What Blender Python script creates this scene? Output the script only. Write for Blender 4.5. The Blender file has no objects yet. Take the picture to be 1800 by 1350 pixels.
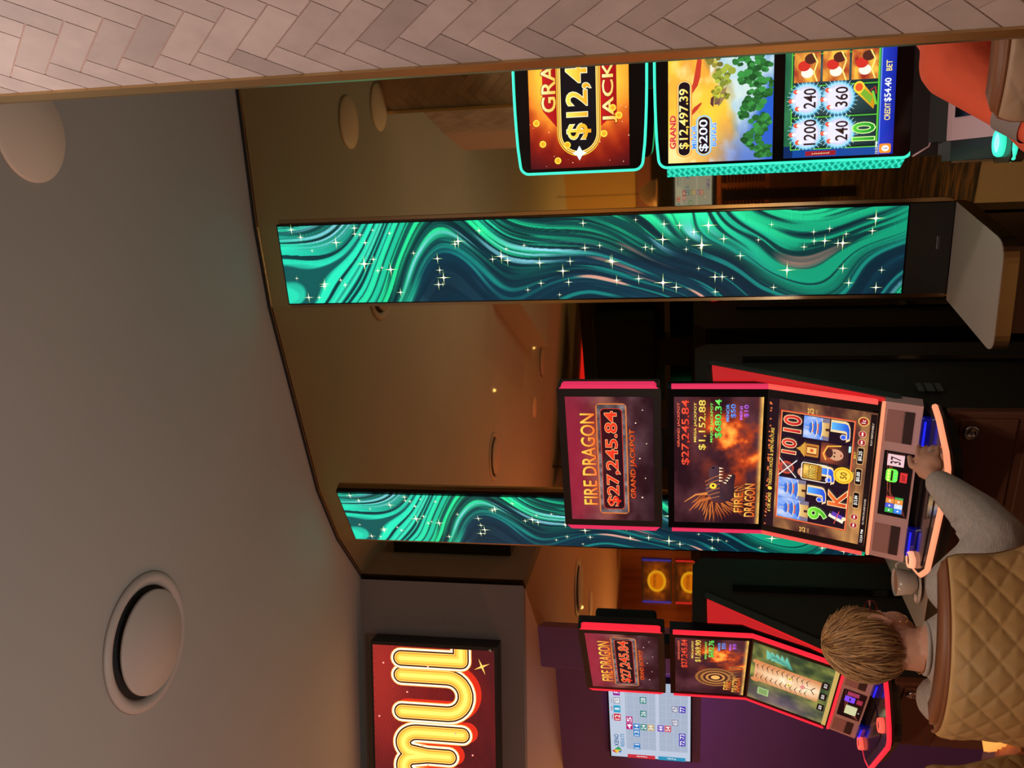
import bpy, bmesh, math, random
import numpy as np
from mathutils import Vector, Matrix
random.seed(7); RS=np.random.RandomState(5)
C=bpy.context.scene.collection
SC=bpy.context.scene
# ---------------------------------------------------------------- camera, world, exposure
FPX=1587.0; PITCH=math.atan(295/FPX); CZ=1.65
cam=bpy.data.cameras.new('camera'); cam.sensor_width=36; cam.sensor_fit='HORIZONTAL'; cam.lens=36*FPX/1800; cam.clip_start=.02
co=bpy.data.objects.new('camera',cam); C.objects.link(co)
fwd=Vector((0,math.cos(PITCH),math.sin(PITCH))); up=Vector((0,-math.sin(PITCH),math.cos(PITCH))); right=Vector((1,0,0))
# the photograph is a portrait frame lying on its side: image right = world down, image up = world right
R=Matrix(((-up.x,right.x,-fwd.x),(-up.y,right.y,-fwd.y),(-up.z,right.z,-fwd.z)))
co.matrix_world=Matrix.Translation((0,0,CZ))@R.to_4x4(); SC.camera=co
SC.view_settings.view_transform='Standard'; SC.view_settings.look='None'; SC.view_settings.gamma=1; SC.view_settings.use_curve_mapping=False
SC.view_settings.exposure=0.0
w=bpy.data.worlds.new('world'); SC.world=w; w.use_nodes=True
w.node_tree.nodes['Background'].inputs[0].default_value=(.95,.92,.90,1); w.node_tree.nodes['Background'].inputs[1].default_value=.12
def lamp(name,kind,loc,energy,color,size=.1,target=None,spot=None,blend=.6):
    l=bpy.data.lights.new(name,kind); l.energy=energy; l.color=color
    if kind=='AREA': l.size=size
    else: l.shadow_soft_size=size
    if kind=='SPOT': l.spot_size=math.radians(spot); l.spot_blend=blend
    o=bpy.data.objects.new(name,l); C.objects.link(o); o.location=loc
    if target is not None: o.rotation_euler=(Vector(target)-Vector(loc)).to_track_quat('-Z','Y').to_euler()
    return o
# unseen ceiling spots of the gaming room (above and behind the viewpoint), unseen upward lamps added to brighten ceilings and far rooms
lamp('ceiling_spot','SPOT',(-1.0,.9,3.10),52,(1,.80,.62),.04,(-.8,1.9,0),95)
lamp('ceiling_spot','SPOT',(-.4,1.2,3.10),26,(1,.84,.74),.04,(.35,1.3,1.6),110)
lamp('ceiling_spot','SPOT',(-.02,1.12,3.12),8,(.95,.95,1),.04,(.5,1.15,2.6),70)
lamp('ceiling_spot','SPOT',(-2.6,2.2,3.10),40,(1,.6,.3),.04,(-2.2,3.4,0),95)
def upward_fill(loc,e,col,size):
    o=lamp('unseen_fill_light','AREA',loc,e,col,size,(loc[0],loc[1],9)); o.data.shape='DISK'; return o  # added lamp pointing up, outside camera and mirror view, to brighten the ceiling
upward_fill((-5.5,3.0,.8),85,(1,.30,.17),.8)
upward_fill((-4.2,-4.4,.8),110,(1,.62,.22),.6)
upward_fill((-1.5,.6,.9),25,(.96,.95,.92),1.0)
upward_fill((-4.6,8.0,.8),90,(1,.55,.22),.8)
upward_fill((-3.2,4.2,.8),10,(1,.48,.20),.6)
lamp('pendant_bulb','POINT',(-2.32,-4.64,2.06),22,(1,.66,.28),.03)
lamp('ceiling_spot','SPOT',(1.0,1.95,3.10),22,(1,.84,.74),.04,(.8,1.75,.8),110)  # unseen lamp added to light the wall's back face and the orange-shirted player
lamp('purple_wall_fill','SPOT',(-2.0,4.75,2.33),22,(.75,.25,.8),.03,(-2.1,5.0,0),130)  # unseen purple lamp added to lift the plum wall and soffit

# ---------------------------------------------------------------- helpers
def lin(c):
    c=np.asarray(c,dtype=float)/255.
    return np.where(c<=.04045,c/12.92,((c+.055)/1.055)**2.4)
def L3(r,g,b): return tuple(float(x) for x in lin((r,g,b)))
MATS={}
def mat(name,col,rough=.5,metal=0.,em=None,es=1.,var=0.,vs=8.,bump=0.,bs=60.,coat=0.,spec=.5,sc=(1,1,1)):
    if name in MATS: return MATS[name]
    m=bpy.data.materials.new(name); m.use_nodes=True; nt=m.node_tree; b=nt.nodes['Principled BSDF']
    b.inputs['Base Color'].default_value=(*col,1); b.inputs['Roughness'].default_value=rough; b.inputs['Metallic'].default_value=metal
    b.inputs['Specular IOR Level'].default_value=spec; b.inputs['Coat Weight'].default_value=coat
    if em is not None:
        b.inputs['Emission Color'].default_value=(*em,1); b.inputs['Emission Strength'].default_value=es
    if var or bump:
        tc=nt.nodes.new('ShaderNodeTexCoord'); mp=nt.nodes.new('ShaderNodeMapping'); mp.inputs['Scale'].default_value=sc
        nt.links.new(tc.outputs['Object'],mp.inputs[0])
    if var:
        n=nt.nodes.new('ShaderNodeTexNoise'); n.inputs['Scale'].default_value=vs; n.inputs['Detail'].default_value=6
        nt.links.new(mp.outputs[0],n.inputs['Vector'])
        r=nt.nodes.new('ShaderNodeValToRGB'); r.color_ramp.elements[0].position=.3; r.color_ramp.elements[1].position=.7
        r.color_ramp.elements[0].color=(*[max(0,x*(1-var)) for x in col],1); r.color_ramp.elements[1].color=(*[min(1,x*(1+var)) for x in col],1)
        nt.links.new(n.outputs[0],r.inputs[0]); nt.links.new(r.outputs[0],b.inputs['Base Color'])
    if bump:
        n=nt.nodes.new('ShaderNodeTexNoise'); n.inputs['Scale'].default_value=bs; n.inputs['Detail'].default_value=4
        nt.links.new(mp.outputs[0],n.inputs['Vector'])
        bp=nt.nodes.new('ShaderNodeBump'); bp.inputs['Strength'].default_value=bump; bp.inputs['Distance'].default_value=.005
        nt.links.new(n.outputs[0],bp.inputs['Height']); nt.links.new(bp.outputs[0],b.inputs['Normal'])
    MATS[name]=m; return m
def attr_mat(name,es=1.,rough=.08,spec=.5,lit=True,coat=0.,dots=0.):
    if name in MATS: return MATS[name]
    m=bpy.data.materials.new(name); m.use_nodes=True; nt=m.node_tree; b=nt.nodes['Principled BSDF']
    a=nt.nodes.new('ShaderNodeAttribute'); a.attribute_name='Col'
    b.inputs['Roughness'].default_value=rough; b.inputs['Specular IOR Level'].default_value=spec; b.inputs['Coat Weight'].default_value=coat
    if lit:
        b.inputs['Base Color'].default_value=(.004,.004,.005,1); nt.links.new(a.outputs['Color'],b.inputs['Emission Color']); b.inputs['Emission Strength'].default_value=es
    else: nt.links.new(a.outputs['Color'],b.inputs['Base Color'])
    MATS[name]=m; return m
def link(name,me,m=None,parent=None,loc=None):
    o=bpy.data.objects.new(name,me); C.objects.link(o)
    if m is not None:
        for x in (m if isinstance(m,(list,tuple)) else [m]): me.materials.append(x)
    if parent is not None: o.parent=parent
    if loc is not None: o.location=loc
    return o
def tag(o,label=None,cat=None,group=None,kind=None):
    if label: o['label']=label
    if cat: o['category']=cat
    if group: o['group']=group
    if kind: o['kind']=kind
    return o
def empty(name,loc,rz=0,label=None,cat=None,group=None,parent=None):
    o=bpy.data.objects.new(name,None); C.objects.link(o); o.location=loc; o.rotation_euler=(0,0,rz); o.empty_display_size=.05
    if parent: o.parent=parent
    return tag(o,label,cat,group)
class MB:
    def __init__(s): s.bm=bmesh.new()
    def box(s,c,d,rot=None,bev=0.,seg=2,mi=0):
        r=bmesh.ops.create_cube(s.bm,size=1.0); vs=r['verts']
        M=Matrix.Translation(c)@((rot or Matrix.Identity(3)).to_4x4())@Matrix.Diagonal((*d,1))
        bmesh.ops.transform(s.bm,matrix=M,verts=vs)
        fs={f for v in vs for f in v.link_faces}
        for f in fs: f.material_index=mi
        if bev>0:
            es=list({e for v in vs for e in v.link_edges}); bmesh.ops.bevel(s.bm,geom=es,offset=bev,segments=seg,affect='EDGES',profile=.5)
        return s
    def prism(s,pts,z0,z1,axis='z',mi=0,bev=0.):
        # pts polygon; axis z: (x,y); axis x: (y,z) extruded from x=z0 to z1; axis y: (x,z)
        f={'z':lambda p,t:(p[0],p[1],t),'x':lambda p,t:(t,p[0],p[1]),'y':lambda p,t:(p[0],t,p[1])}[axis]
        a=[s.bm.verts.new(f(p,z0)) for p in pts]; b=[s.bm.verts.new(f(p,z1)) for p in pts]; n=len(pts); fs=[]
        fs.append(s.bm.faces.new(a[::-1])); fs.append(s.bm.faces.new(b))
        for i in range(n): fs.append(s.bm.faces.new((a[i],a[(i+1)%n],b[(i+1)%n],b[i])))
        for q in fs: q.material_index=mi
        bmesh.ops.recalc_face_normals(s.bm,faces=fs)
        if bev>0:
            es=list({e for q in fs for e in q.edges}); bmesh.ops.bevel(s.bm,geom=es,offset=bev,segments=2,affect='EDGES',profile=.5)
        return s
    def tube(s,pts,r,n=8,closed=False,mi=0,caps=True,flat=None):
        pts=[Vector(p) for p in pts]; N=len(pts); rr=r if hasattr(r,'__len__') else [r]*N; rings=[]
        prev=None
        for i,p in enumerate(pts):
            t=(pts[(i+1)%N]-pts[i-1]) if closed else (pts[min(i+1,N-1)]-pts[max(i-1,0)])
            t.normalize()
            if prev is None:
                a=Vector((0,0,1)) if abs(t.z)<.9 else Vector((1,0,0)); u=t.cross(a).normalized()
            else: u=(prev-t*prev.dot(t)).normalized()
            prev=u; v=t.cross(u)
            fx,fy=(flat or (1,1))
            rings.append([s.bm.verts.new(p+(u*math.cos(2*math.pi*k/n)*fx+v*math.sin(2*math.pi*k/n)*fy)*rr[i]) for k in range(n)])
        for i in range(N if closed else N-1):
            A,B=rings[i],rings[(i+1)%N]
            for k in range(n):
                f=s.bm.faces.new((A[k],A[(k+1)%n],B[(k+1)%n],B[k])); f.material_index=mi; f.smooth=True
        if caps and not closed:
            s.bm.faces.new(rings[0][::-1]).material_index=mi; s.bm.faces.new(rings[-1]).material_index=mi
        return s
    def lathe(s,prof,c=(0,0,0),n=48,mi=0,axis=None,smooth=True):
        rings=[]; c=Vector(c)
        Q=Vector((0,0,1)).rotation_difference(Vector(axis)).to_matrix() if axis else Matrix.Identity(3)
        for r,z in prof: rings.append([s.bm.verts.new(c+Q@Vector((r*math.cos(2*math.pi*k/n),r*math.sin(2*math.pi*k/n),z))) for k in range(n)])
        for i in range(len(rings)-1):
            for k in range(n):
                f=s.bm.faces.new((rings[i][k],rings[i][(k+1)%n],rings[i+1][(k+1)%n],rings[i+1][k])); f.material_index=mi; f.smooth=smooth
        for R_,rv in ((rings[0],True),(rings[-1],False)):
            f=s.bm.faces.new(R_[::-1] if rv else R_); f.material_index=mi
        return s
    def sphere(s,c,r,sc=(1,1,1),rot=None,n=16,mi=0):
        q=bmesh.ops.create_uvsphere(s.bm,u_segments=n,v_segments=max(6,n//2),radius=r)
        M=Matrix.Translation(c)@((rot or Matrix.Identity(3)).to_4x4())@Matrix.Diagonal((*sc,1))
        bmesh.ops.transform(s.bm,matrix=M,verts=q['verts'])
        for f in {f for v in q['verts'] for f in v.link_faces}: f.smooth=True; f.material_index=mi
        return s
    def quad(s,pts,mi=0):
        f=s.bm.faces.new([s.bm.verts.new(p) for p in pts]); f.material_index=mi; return s
    def build(s,name,m,parent=None,loc=None,norm=True):
        if norm: bmesh.ops.recalc_face_normals(s.bm,faces=s.bm.faces)
        me=bpy.data.meshes.new(name); s.bm.to_mesh(me); s.bm.free()
        return link(name,me,m,parent,loc)
def rrect(x0,x1,z0,z1,r,n=5):
    P=[]
    for cx,cz,a in ((x1-r,z1-r,0),(x0+r,z1-r,90),(x0+r,z0+r,180),(x1-r,z0+r,270)):
        for k in range(n+1):
            t=math.radians(a+90*k/n); P.append((cx+r*math.cos(t),cz+r*math.sin(t)))
    return P
def struct(o,label=None):
    o['kind']='structure'; return o

# ---- noise on numpy arrays
def vnoise(x,y,seed=0):
    r=np.random.RandomState(seed); T=r.rand(64,64)
    xi=np.floor(x).astype(int); yi=np.floor(y).astype(int); fx=x-xi; fy=y-yi
    fx=fx*fx*(3-2*fx); fy=fy*fy*(3-2*fy)
    a=T[yi%64,xi%64]; b=T[yi%64,(xi+1)%64]; c=T[(yi+1)%64,xi%64]; d=T[(yi+1)%64,(xi+1)%64]
    return (a*(1-fx)+b*fx)*(1-fy)+(c*(1-fx)+d*fx)*fy
def fbm(x,y,seed=0,o=4):
    s=0; a=.5; t=0
    for i in range(o): s=s+a*vnoise(x*2**i,y*2**i,seed+i); t+=a; a*=.5
    return s/t
def mix(a,b,t): t=np.clip(np.asarray(t,dtype=float),0,1)[...,None]; return np.asarray(a,float)*(1-t)+np.asarray(b,float)*t
def blob(U,V,cx,cy,rx,ry,p=1.): return np.exp(-(((U-cx)/rx)**2+((V-cy)/ry)**2)**p)
# ---- text as triangles
TXT={}
def textmesh(s,off=0.,sx=1.,bold=0.):
    k=(s,round(off,4))
    if k not in TXT:
        cu=bpy.data.curves.new('txt','FONT'); cu.body=s; cu.size=1; cu.align_x='CENTER'; cu.align_y='CENTER'; cu.offset=off; cu.resolution_u=3
        o=bpy.data.objects.new('txt',cu); me=o.to_mesh()
        v=np.array([tuple(q.co)[:2] for q in me.vertices]).reshape(-1,2); f=[tuple(p.vertices) for p in me.polygons]
        o.to_mesh_clear(); bpy.data.objects.remove(o); bpy.data.curves.remove(cu)
        TXT[k]=(v,f)
    return TXT[k]
class Canvas:
    """flat picture shown by a display: pixels and lettering as coloured facets, local x = right, z = up, y = towards the viewer (-)"""
    def __init__(s,w,h,xs=1.): s.xs=xs; s.w=w; s.h=h; s.V=[]; s.F=[]; s.K=[]; s.n=0; s.lay=0
    def add(s,v2,faces,cols,dl=1):
        s.lay+=dl; y=-s.lay*.00007
        v2=np.array(v2,float); v2[:,0]*=s.xs; n=len(v2)
        s.V.append(np.column_stack([v2[:,0]*s.w-s.w/2,np.full(n,y),v2[:,1]*s.h-s.h/2])); s.F+= [tuple(i+s.n for i in f) for f in faces]
        cols=np.asarray(cols,float)
        if cols.ndim==1: cols=np.tile(cols,(n,1))
        s.K.append(cols); s.n+=n
    def field(s,fn,nx,ny,rect=(0,0,1,1)):
        if rect==(0,0,1,1): rect=(0,0,1/s.xs,1)
        x=np.linspace(rect[0],rect[2],nx+1); y=np.linspace(rect[1],rect[3],ny+1); U,V=np.meshgrid(x,y)
        col=fn(U,V); col=np.clip(col,0,255); i=np.arange((nx+1)*ny).reshape(ny,nx+1)[:,:-1].ravel()
        f=np.stack([i,i+1,i+nx+2,i+nx+1],1)
        s.add(np.column_stack([U.ravel(),V.ravel()]),[tuple(q) for q in f.tolist()],col.reshape(-1,3))
    def poly(s,pts,col,col2=None):
        n=len(pts); p=np.asarray(pts,float)
        if col2 is not None:
            t=(p[:,1]-p[:,1].min())/max(1e-6,np.ptp(p[:,1])); c=mix(np.tile(col2,(n,1)),np.tile(col,(n,1)),t)
        else: c=col
        s.add(p,[tuple(range(n))],c)
    def rect(s,x0,y0,x1,y1,col,col2=None,r=0):
        if x1==1: x1=1/s.xs
        if r: 
            a=s.w/s.h; P=rrect(x0*s.w,x1*s.w,y0*s.h,y1*s.h,r*s.h,4); P=[(p[0]/s.w,p[1]/s.h) for p in P]
        else: P=[(x0,y0),(x1,y0),(x1,y1),(x0,y1)]
        s.poly(P,col,col2)
    def disc(s,x,y,r,col,ry=None,n=20,col2=None):
        ry=ry or r*s.w/s.h
        s.poly([(x+r*math.cos(2*math.pi*k/n),y+ry*math.sin(2*math.pi*k/n)) for k in range(n)],col,col2)
    def text(s,t,x,y,h,col,col2=None,width=None,out=None,outc=(0,0,0),rot=0,hfac=.72):
        """h = cap height in fraction of picture height; width = total width fraction"""
        v0,_=textmesh(t)
        if len(v0)==0: return
        mx,my=(v0.max(0)+v0.min(0))/2; W0=np.ptp(v0[:,0]); H0=np.ptp(v0[:,1])
        sy=h*s.h/H0; sx=(width*s.w/W0) if width else sy
        for off,c,c2 in ([(out/sy+.014,outc,None)] if out else [])+[(.014,col,col2)]:
            v,f=textmesh(t,off); q=(v-[mx,my])*[sx,sy]
            tt=(q[:,1]+h*s.h/2)/(h*s.h)
            cr=math.cos(rot); sr=math.sin(rot); q=np.column_stack([q[:,0]*cr-q[:,1]*sr,q[:,0]*sr+q[:,1]*cr])
            cc=mix(np.tile(c2,(len(v),1)),np.tile(c,(len(v),1)),tt) if c2 is not None else c
            s.add(q/[s.w,s.h]+[x,y],f,cc)
    def stroke(s,pts,wd,col,closed=False,round_=True):
        """polyline of half width wd (metres)"""
        P=[Vector((p[0]*s.w,p[1]*s.h)) for p in pts]; N=len(P); Ls=[];Rs=[]
        for i in range(N):
            a=P[i-1] if (closed or i) else P[i]; b=P[(i+1)%N] if (closed or i<N-1) else P[i]
            t=(b-a); t.normalize(); n=Vector((-t.y,t.x)); k=wd[i] if hasattr(wd,'__len__') else wd
            Ls.append(P[i]+n*k); Rs.append(P[i]-n*k)
        v=[(q.x/s.w,q.y/s.h) for q in Ls+Rs]; f=[]
        for i in range(N if closed else N-1): j=(i+1)%N; f.append((i,N+i,N+j,j))
        s.add(v,f,col)
        if round_ and not closed and not hasattr(wd,'__len__'):
            for q in (P[0],P[-1]): s.disc(q.x/s.w,q.y/s.h,wd/s.w,col,wd/s.h,n=14)
    def star(s,x,y,r,col=(255,255,255),thin=.12,rot=0):
        P=[]
        for k in range(8):
            a=math.pi/4*k+rot; q=r if k%2==0 else r*thin
            P.append((x+q*math.cos(a)/s.w,y+q*math.sin(a)/s.h))
        s.poly(P,col)
    def build(s,name,m,parent=None,loc=(0,0,0),rx=0,dim=1.,tint=(1,1,1)):
        V=np.concatenate(s.V); K=lin(np.clip(np.concatenate(s.K),0,255))*dim*np.array(tint)
        me=bpy.data.meshes.new(name); me.from_pydata(V.tolist(),[],s.F)
        ca=me.color_attributes.new('Col','FLOAT_COLOR','POINT'); ca.data.foreach_set('color',np.column_stack([K,np.ones(len(K))]).ravel().astype(np.float32))
        me.update(); o=link(name,me,m,parent,loc); o.rotation_euler=(rx,0,0); return o
SCREEN=attr_mat('lit_display',1.2,.06,.35); LEDM=attr_mat('led_wall_picture',1.5,.5,.2)
black=mat('black_plastic',(.016,.015,.014),.38,bump=.15,bs=300); blackgloss=mat('black_gloss',(.006,.006,.007),.12)
# ---------------------------------------------------------------- the room
CH=3.15; LH=2.36
m_ceil=mat('ceiling_paint',L3(166,164,160),.75,var=.03,vs=1.5)
m_bulk=mat('grey_bulkhead_paint',L3(122,112,110),.7,var=.04,vs=2)
m_purple=mat('plum_wall_paint',L3(96,68,122),.6,var=.04,vs=3)
m_lowceil=mat('lower_ceiling_paint',L3(185,150,130),.6)
m_mirror=mat('bronze_mirror',(.57,.44,.215),.022,1.,bump=.012,bs=2.2)
m_gap=mat('shadow_gap',(.01,.009,.008),.6)
m_gold=mat('brushed_gold_trim',(.62,.44,.22),.3,1.,bump=.05,bs=200,sc=(1,1,.05))
m_bronze=mat('bronze_edge',(.42,.28,.15),.2,1.)
m_wood=mat('warm_wood_panel',L3(168,104,58),.45,var=.25,vs=3,sc=(6,6,.6))
m_brownwood=mat('brown_laminate',L3(112,78,60),.4,var=.15,vs=2,sc=(2,2,9))
m_dark=mat('dark_brown_wall',L3(52,42,36),.7,var=.1,vs=3)
m_ochre=mat('ochre_plaster',L3(205,168,110),.7)
m_tilefloor=mat('stone_floor',L3(176,158,128),.35,var=.06,vs=2)
def carpet_material():
    m=bpy.data.materials.new('striped_carpet'); m.use_nodes=True; nt=m.node_tree; b=nt.nodes['Principled BSDF']; b.inputs['Roughness'].default_value=.95
    tc=nt.nodes.new('ShaderNodeTexCoord'); mp=nt.nodes.new('ShaderNodeMapping'); mp.inputs['Scale'].default_value=(1.2,9,1); mp.inputs['Rotation'].default_value=(0,0,.25)
    n=nt.nodes.new('ShaderNodeTexNoise'); n.inputs['Scale'].default_value=1.6; n.inputs['Detail'].default_value=7; n.inputs['Distortion'].default_value=1.6
    r=nt.nodes.new('ShaderNodeValToRGB'); e=r.color_ramp.elements; e[0].position=.42; e[0].color=(*L3(38,34,30),1); e[1].position=.6; e[1].color=(*L3(150,108,62),1)
    q=e.new(.5); q.color=(*L3(84,74,62),1)
    for a,c in ((tc.outputs['Object'],mp.inputs[0]),(mp.outputs[0],n.inputs['Vector']),(n.outputs[0],r.inputs[0]),(r.outputs[0],b.inputs['Base Color'])): nt.links.new(a,c)
    return m
b=MB(); b.prism([(-8.6,-8.2),(2.6,-8.2),(2.6,9.6),(-8.6,9.6)],-.1,0); tag(b.build('floor',m_tilefloor),kind='structure')
b=MB(); b.prism([(-8.3,-7.9),(1.85,-7.9),(1.85,-.62),(.1,-.62),(.1,.62),(-3.2,.62),(-8.3,2.2)],0,.006); tag(b.build('floor',carpet_material()),kind='structure')
b=MB(); b.prism([(-8.6,-8.2),(2.6,-8.2),(2.6,3.3),(-.2,4.75),(-8.6,4.75)],CH,CH+.1); tag(b.build('ceiling',m_ceil),kind='structure')
b=MB(); b.prism([(-.93,4.10),(-8.5,4.63),(-8.5,4.69),(-.97,4.163)],LH,CH); tag(b.build('wall_bulkhead',m_bulk),kind='structure')
b=MB(); b.prism([(-.966,4.160),(-8.5,4.688),(-8.5,9.6),(-.2,9.6),(-.2,4.6)],LH,LH+.05)
tag(b.build('ceiling',m_lowceil),kind='structure')
# mirror wall: bronze mirror facets following the curve
MN=[(2.4,2.465),(.56,3.008),(.284,3.122),(-.446,3.572),(-.69,3.80),(-1.23,4.53)]
mw=empty('wall_mirror',(0,0,0)); mw['kind']='structure'
for i in range(5):
    (ax,ay),(bx,by)=MN[i],MN[i+1]; t=Vector((bx-ax,by-ay)).normalized(); n=Vector((t.y,-t.x))*-1
    if n.y<0: n=-n
    g=.0
    a=(ax+t.x*g,ay+t.y*g); c=(bx-t.x*g,by-t.y*g)
    b=MB(); b.prism([a,c,(c[0]+n.x*.02,c[1]+n.y*.02),(a[0]+n.x*.02,a[1]+n.y*.02)],0,CH-.012); b.build('mirror_panel',m_mirror,mw)
    b=MB(); b.prism([(ax-n.x*.003,ay-n.y*.003),(bx-n.x*.003,by-n.y*.003),(bx+n.x*.03,by+n.y*.03),(ax+n.x*.03,ay+n.y*.03)],CH-.010,CH-.0005); b.build('shadow_gap',m_gap,mw)
    b=MB(); b.prism([(ax-n.x*.004,ay-n.y*.004),(bx-n.x*.004,by-n.y*.004),(bx,by),(ax,ay)],CH-.016,CH-.012); b.build('top_edge_strip',m_bronze,mw)
# plum walls below the bulkhead
b=MB(); b.prism([(-1.23,4.53),(-1.47,4.65),(-1.65,5.2),(-2.38,5.56),(-2.3,5.9),(-1.0,5.7)],0,LH); tag(b.build('wall_plum',m_purple),kind='structure')
b=MB(); b.prism([(-7.3,4.7),(-7.3,9.5),(-7.5,9.5),(-7.5,4.7)],0,LH); tag(b.build('wall_wood',m_wood),kind='structure')
b=MB(); b.prism([(-7.5,9.3),(-1.0,9.3),(-1.0,9.5),(-7.5,9.5)],0,LH); tag(b.build('wall_far',m_wood),kind='structure')
b=MB(); b.prism([(-8.5,-8.1),(-8.5,4.7),(-8.35,4.7),(-8.35,-8.1)],0,CH); tag(b.build('wall_left',m_dark),kind='structure')
b=MB(); b.prism([(-8.5,-8.1),(2.6,-8.1),(2.6,-7.95),(-8.5,-7.95)],0,CH); tag(b.build('wall_back',m_dark),kind='structure')
b=MB(); b.prism([(-6.0,-5.6),(1.2,-5.6),(1.2,-6.0),(-6.0,-6.0)],2.2,CH); tag(b.build('wall_rear_bulkhead',m_ochre),kind='structure')
b=MB(); b.prism([(-6.0,-5.58),(1.2,-5.58),(1.2,-6.02),(-6.0,-6.02)],2.03,2.2); tag(b.build('trim_rear_bulkhead',mat('mauve_trim',L3(150,96,98),.5)),kind='structure')
b=MB(); b.prism([(-3.15,.95),(-4.75,.5),(-4.6,-.6),(-3.0,-.2)],2.93,CH); tag(b.build('ceiling_bulkhead',m_ceil),kind='structure')
# tiled wall end beside the viewpoint: herringbone stone tiles with a brass edge
def clip(poly,x0,x1,y0,y1):
    for ax,lim,sg in ((0,x0,1),(0,x1,-1),(1,y0,1),(1,y1,-1)):
        out=[]
        for i in range(len(poly)):
            p,q=poly[i-1],poly[i]; dp=(p[ax]-lim)*sg; dq=(q[ax]-lim)*sg
            if dp*dq<0:
                t=dp/(dp-dq); out.append((p[0]+(q[0]-p[0])*t,p[1]+(q[1]-p[1])*t))
            if dq>=0: out.append(q)
        poly=out
        if len(poly)<3: return []
    return poly
def herring(name,A,B,H,wt,nrm,parent,seed=1,n=3,z0=0):
    A=Vector(A);B=Vector(B); t=(B-A).normalized(); W=(B-A).length; Lg=wt*n; g=.0011; rnd=random.Random(seed)
    V=[];F=[];K=[]
    c=math.sqrt(.5)
    rng=int((W+H)/wt)+6
    for i in range(-rng,rng):
        for j in range(-rng//3-4,rng//3+5):
            for k in range(2):
                # horizontal tile at (i+... ) in the unrotated lattice
                ox=(i+j*n)*wt; oy=(i-j*n)*wt
                if k==0: q=[(ox,oy),(ox+Lg,oy),(ox+Lg,oy+wt),(ox,oy+wt)]
                else: q=[(ox-wt+wt,oy+wt),(ox+wt,oy+wt),(ox+wt,oy+wt+Lg),(ox,oy+wt+Lg)]
                cx=sum(p[0] for p in q)/4; cy=sum(p[1] for p in q)/4
                rx=(cx-cy)*c; rz=(cx+cy)*c
                if rx<-Lg or rx>W+Lg or rz<-Lg or rz>H+Lg: continue
                q=[(p[0]+(g if p[0]<cx else -g),p[1]+(g if p[1]<cy else -g)) for p in q]
                q=[((p[0]-p[1])*c,(p[0]+p[1])*c) for p in q]
                q=clip(q,0.001,W-.001,z0,H)
                if not q: continue
                s=rnd.choice([0,0,0,1,2])*.5+rnd.random(); base=np.array(L3(186,166,158))*(1-.15*s)+np.array([.0,-.004,-.008])*rnd.random()
                m0=len(V)
                for off in (-.0010,-.0025):
                    for p in q: V.append((A.x+t.x*p[0]+nrm[0]*(.003+off),A.y+t.y*p[0]+nrm[1]*(.003+off),p[1])); K.append((*base,1))
                L_=len(q); F.append(tuple(range(m0,m0+L_)))
                for z in range(L_): F.append((m0+z,m0+(z+1)%L_,m0+L_+(z+1)%L_,m0+L_+z))
    me=bpy.data.meshes.new(name); me.from_pydata(V,[],F); ca=me.color_attributes.new('Col','FLOAT_COLOR','POINT'); ca.data.foreach_set('color',np.array(K,dtype=np.float32).ravel())
    me.update(); return link(name,me,m_tile,parent)
m_tile=attr_mat('stone_tile',rough=.55,lit=False)
nt=m_tile.node_tree; bs_=nt.nodes['Principled BSDF']; at_=[n for n in nt.nodes if n.type=='ATTRIBUTE'][0]
nz=nt.nodes.new('ShaderNodeTexNoise'); nz.inputs['Scale'].default_value=9; nz.inputs['Detail'].default_value=9; nz.inputs['Roughness'].default_value=.65
mr=nt.nodes.new('ShaderNodeMapRange'); mr.inputs['From Min'].default_value=.3; mr.inputs['From Max'].default_value=.7; mr.inputs['To Min'].default_value=.82; mr.inputs['To Max'].default_value=1.1
mx=nt.nodes.new('ShaderNodeVectorMath'); mx.operation='SCALE'
tc_=nt.nodes.new('ShaderNodeTexCoord'); nt.links.new(tc_.outputs['Object'],nz.inputs['Vector']); nt.links.new(nz.outputs[0],mr.inputs['Value'])
nt.links.new(at_.outputs['Color'],mx.inputs[0]); nt.links.new(mr.outputs[0],mx.inputs['Scale']); nt.links.new(mx.outputs[0],bs_.inputs['Base Color'])
tw=empty('wall_tiled',(0,0,0)); tw['kind']='structure'
WP=[(.466,1.30),(.536,1.0),(.42,.5),(.42,.2),(.42,-.6),(1.9,-.6),(1.9,1.44)]
b=MB(); b.prism(WP,0,CH); b.build('plaster_core',mat('wall_plaster_pink',L3(196,160,148),.7),tw)
def nrm2(A,B):
    t=Vector((B[0]-A[0],B[1]-A[1])).normalized(); return (-t.y,t.x) if (-t.y)<0 else (t.y,-t.x)
herring('herringbone_tiles',WP[0],WP[1],CH,.043,nrm2(WP[0],WP[1]),tw,3)
herring('herringbone_tiles',WP[1],WP[2],CH,.043,nrm2(WP[1],WP[2]),tw,4)
herring('herringbone_tiles',WP[0],(1.9,1.44),CH,.043,(-.097,.995),tw,5)
tb=empty('wall_tiled_bulkhead',(0,0,0)); tb['kind']='structure'
BP=[(.533,1.016),(.012,.21),(-.27,-.30),(-.29,-.36),(-.24,-.42),(.415,-.42),(.415,.5),(.53,.99)]
b=MB(); b.prism(BP,2.45,CH-.001); b.build('plaster_core',mat('wall_plaster_pink',L3(196,160,148),.7),tb)
herring('herringbone_tiles',BP[0],BP[1],CH-.002,.043,nrm2(BP[0],BP[1]),tb,6,3,2.452)
n_=nrm2(WP[0],WP[1]); t_=Vector((WP[1][0]-WP[0][0],WP[1][1]-WP[0][1])).normalized()
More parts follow.
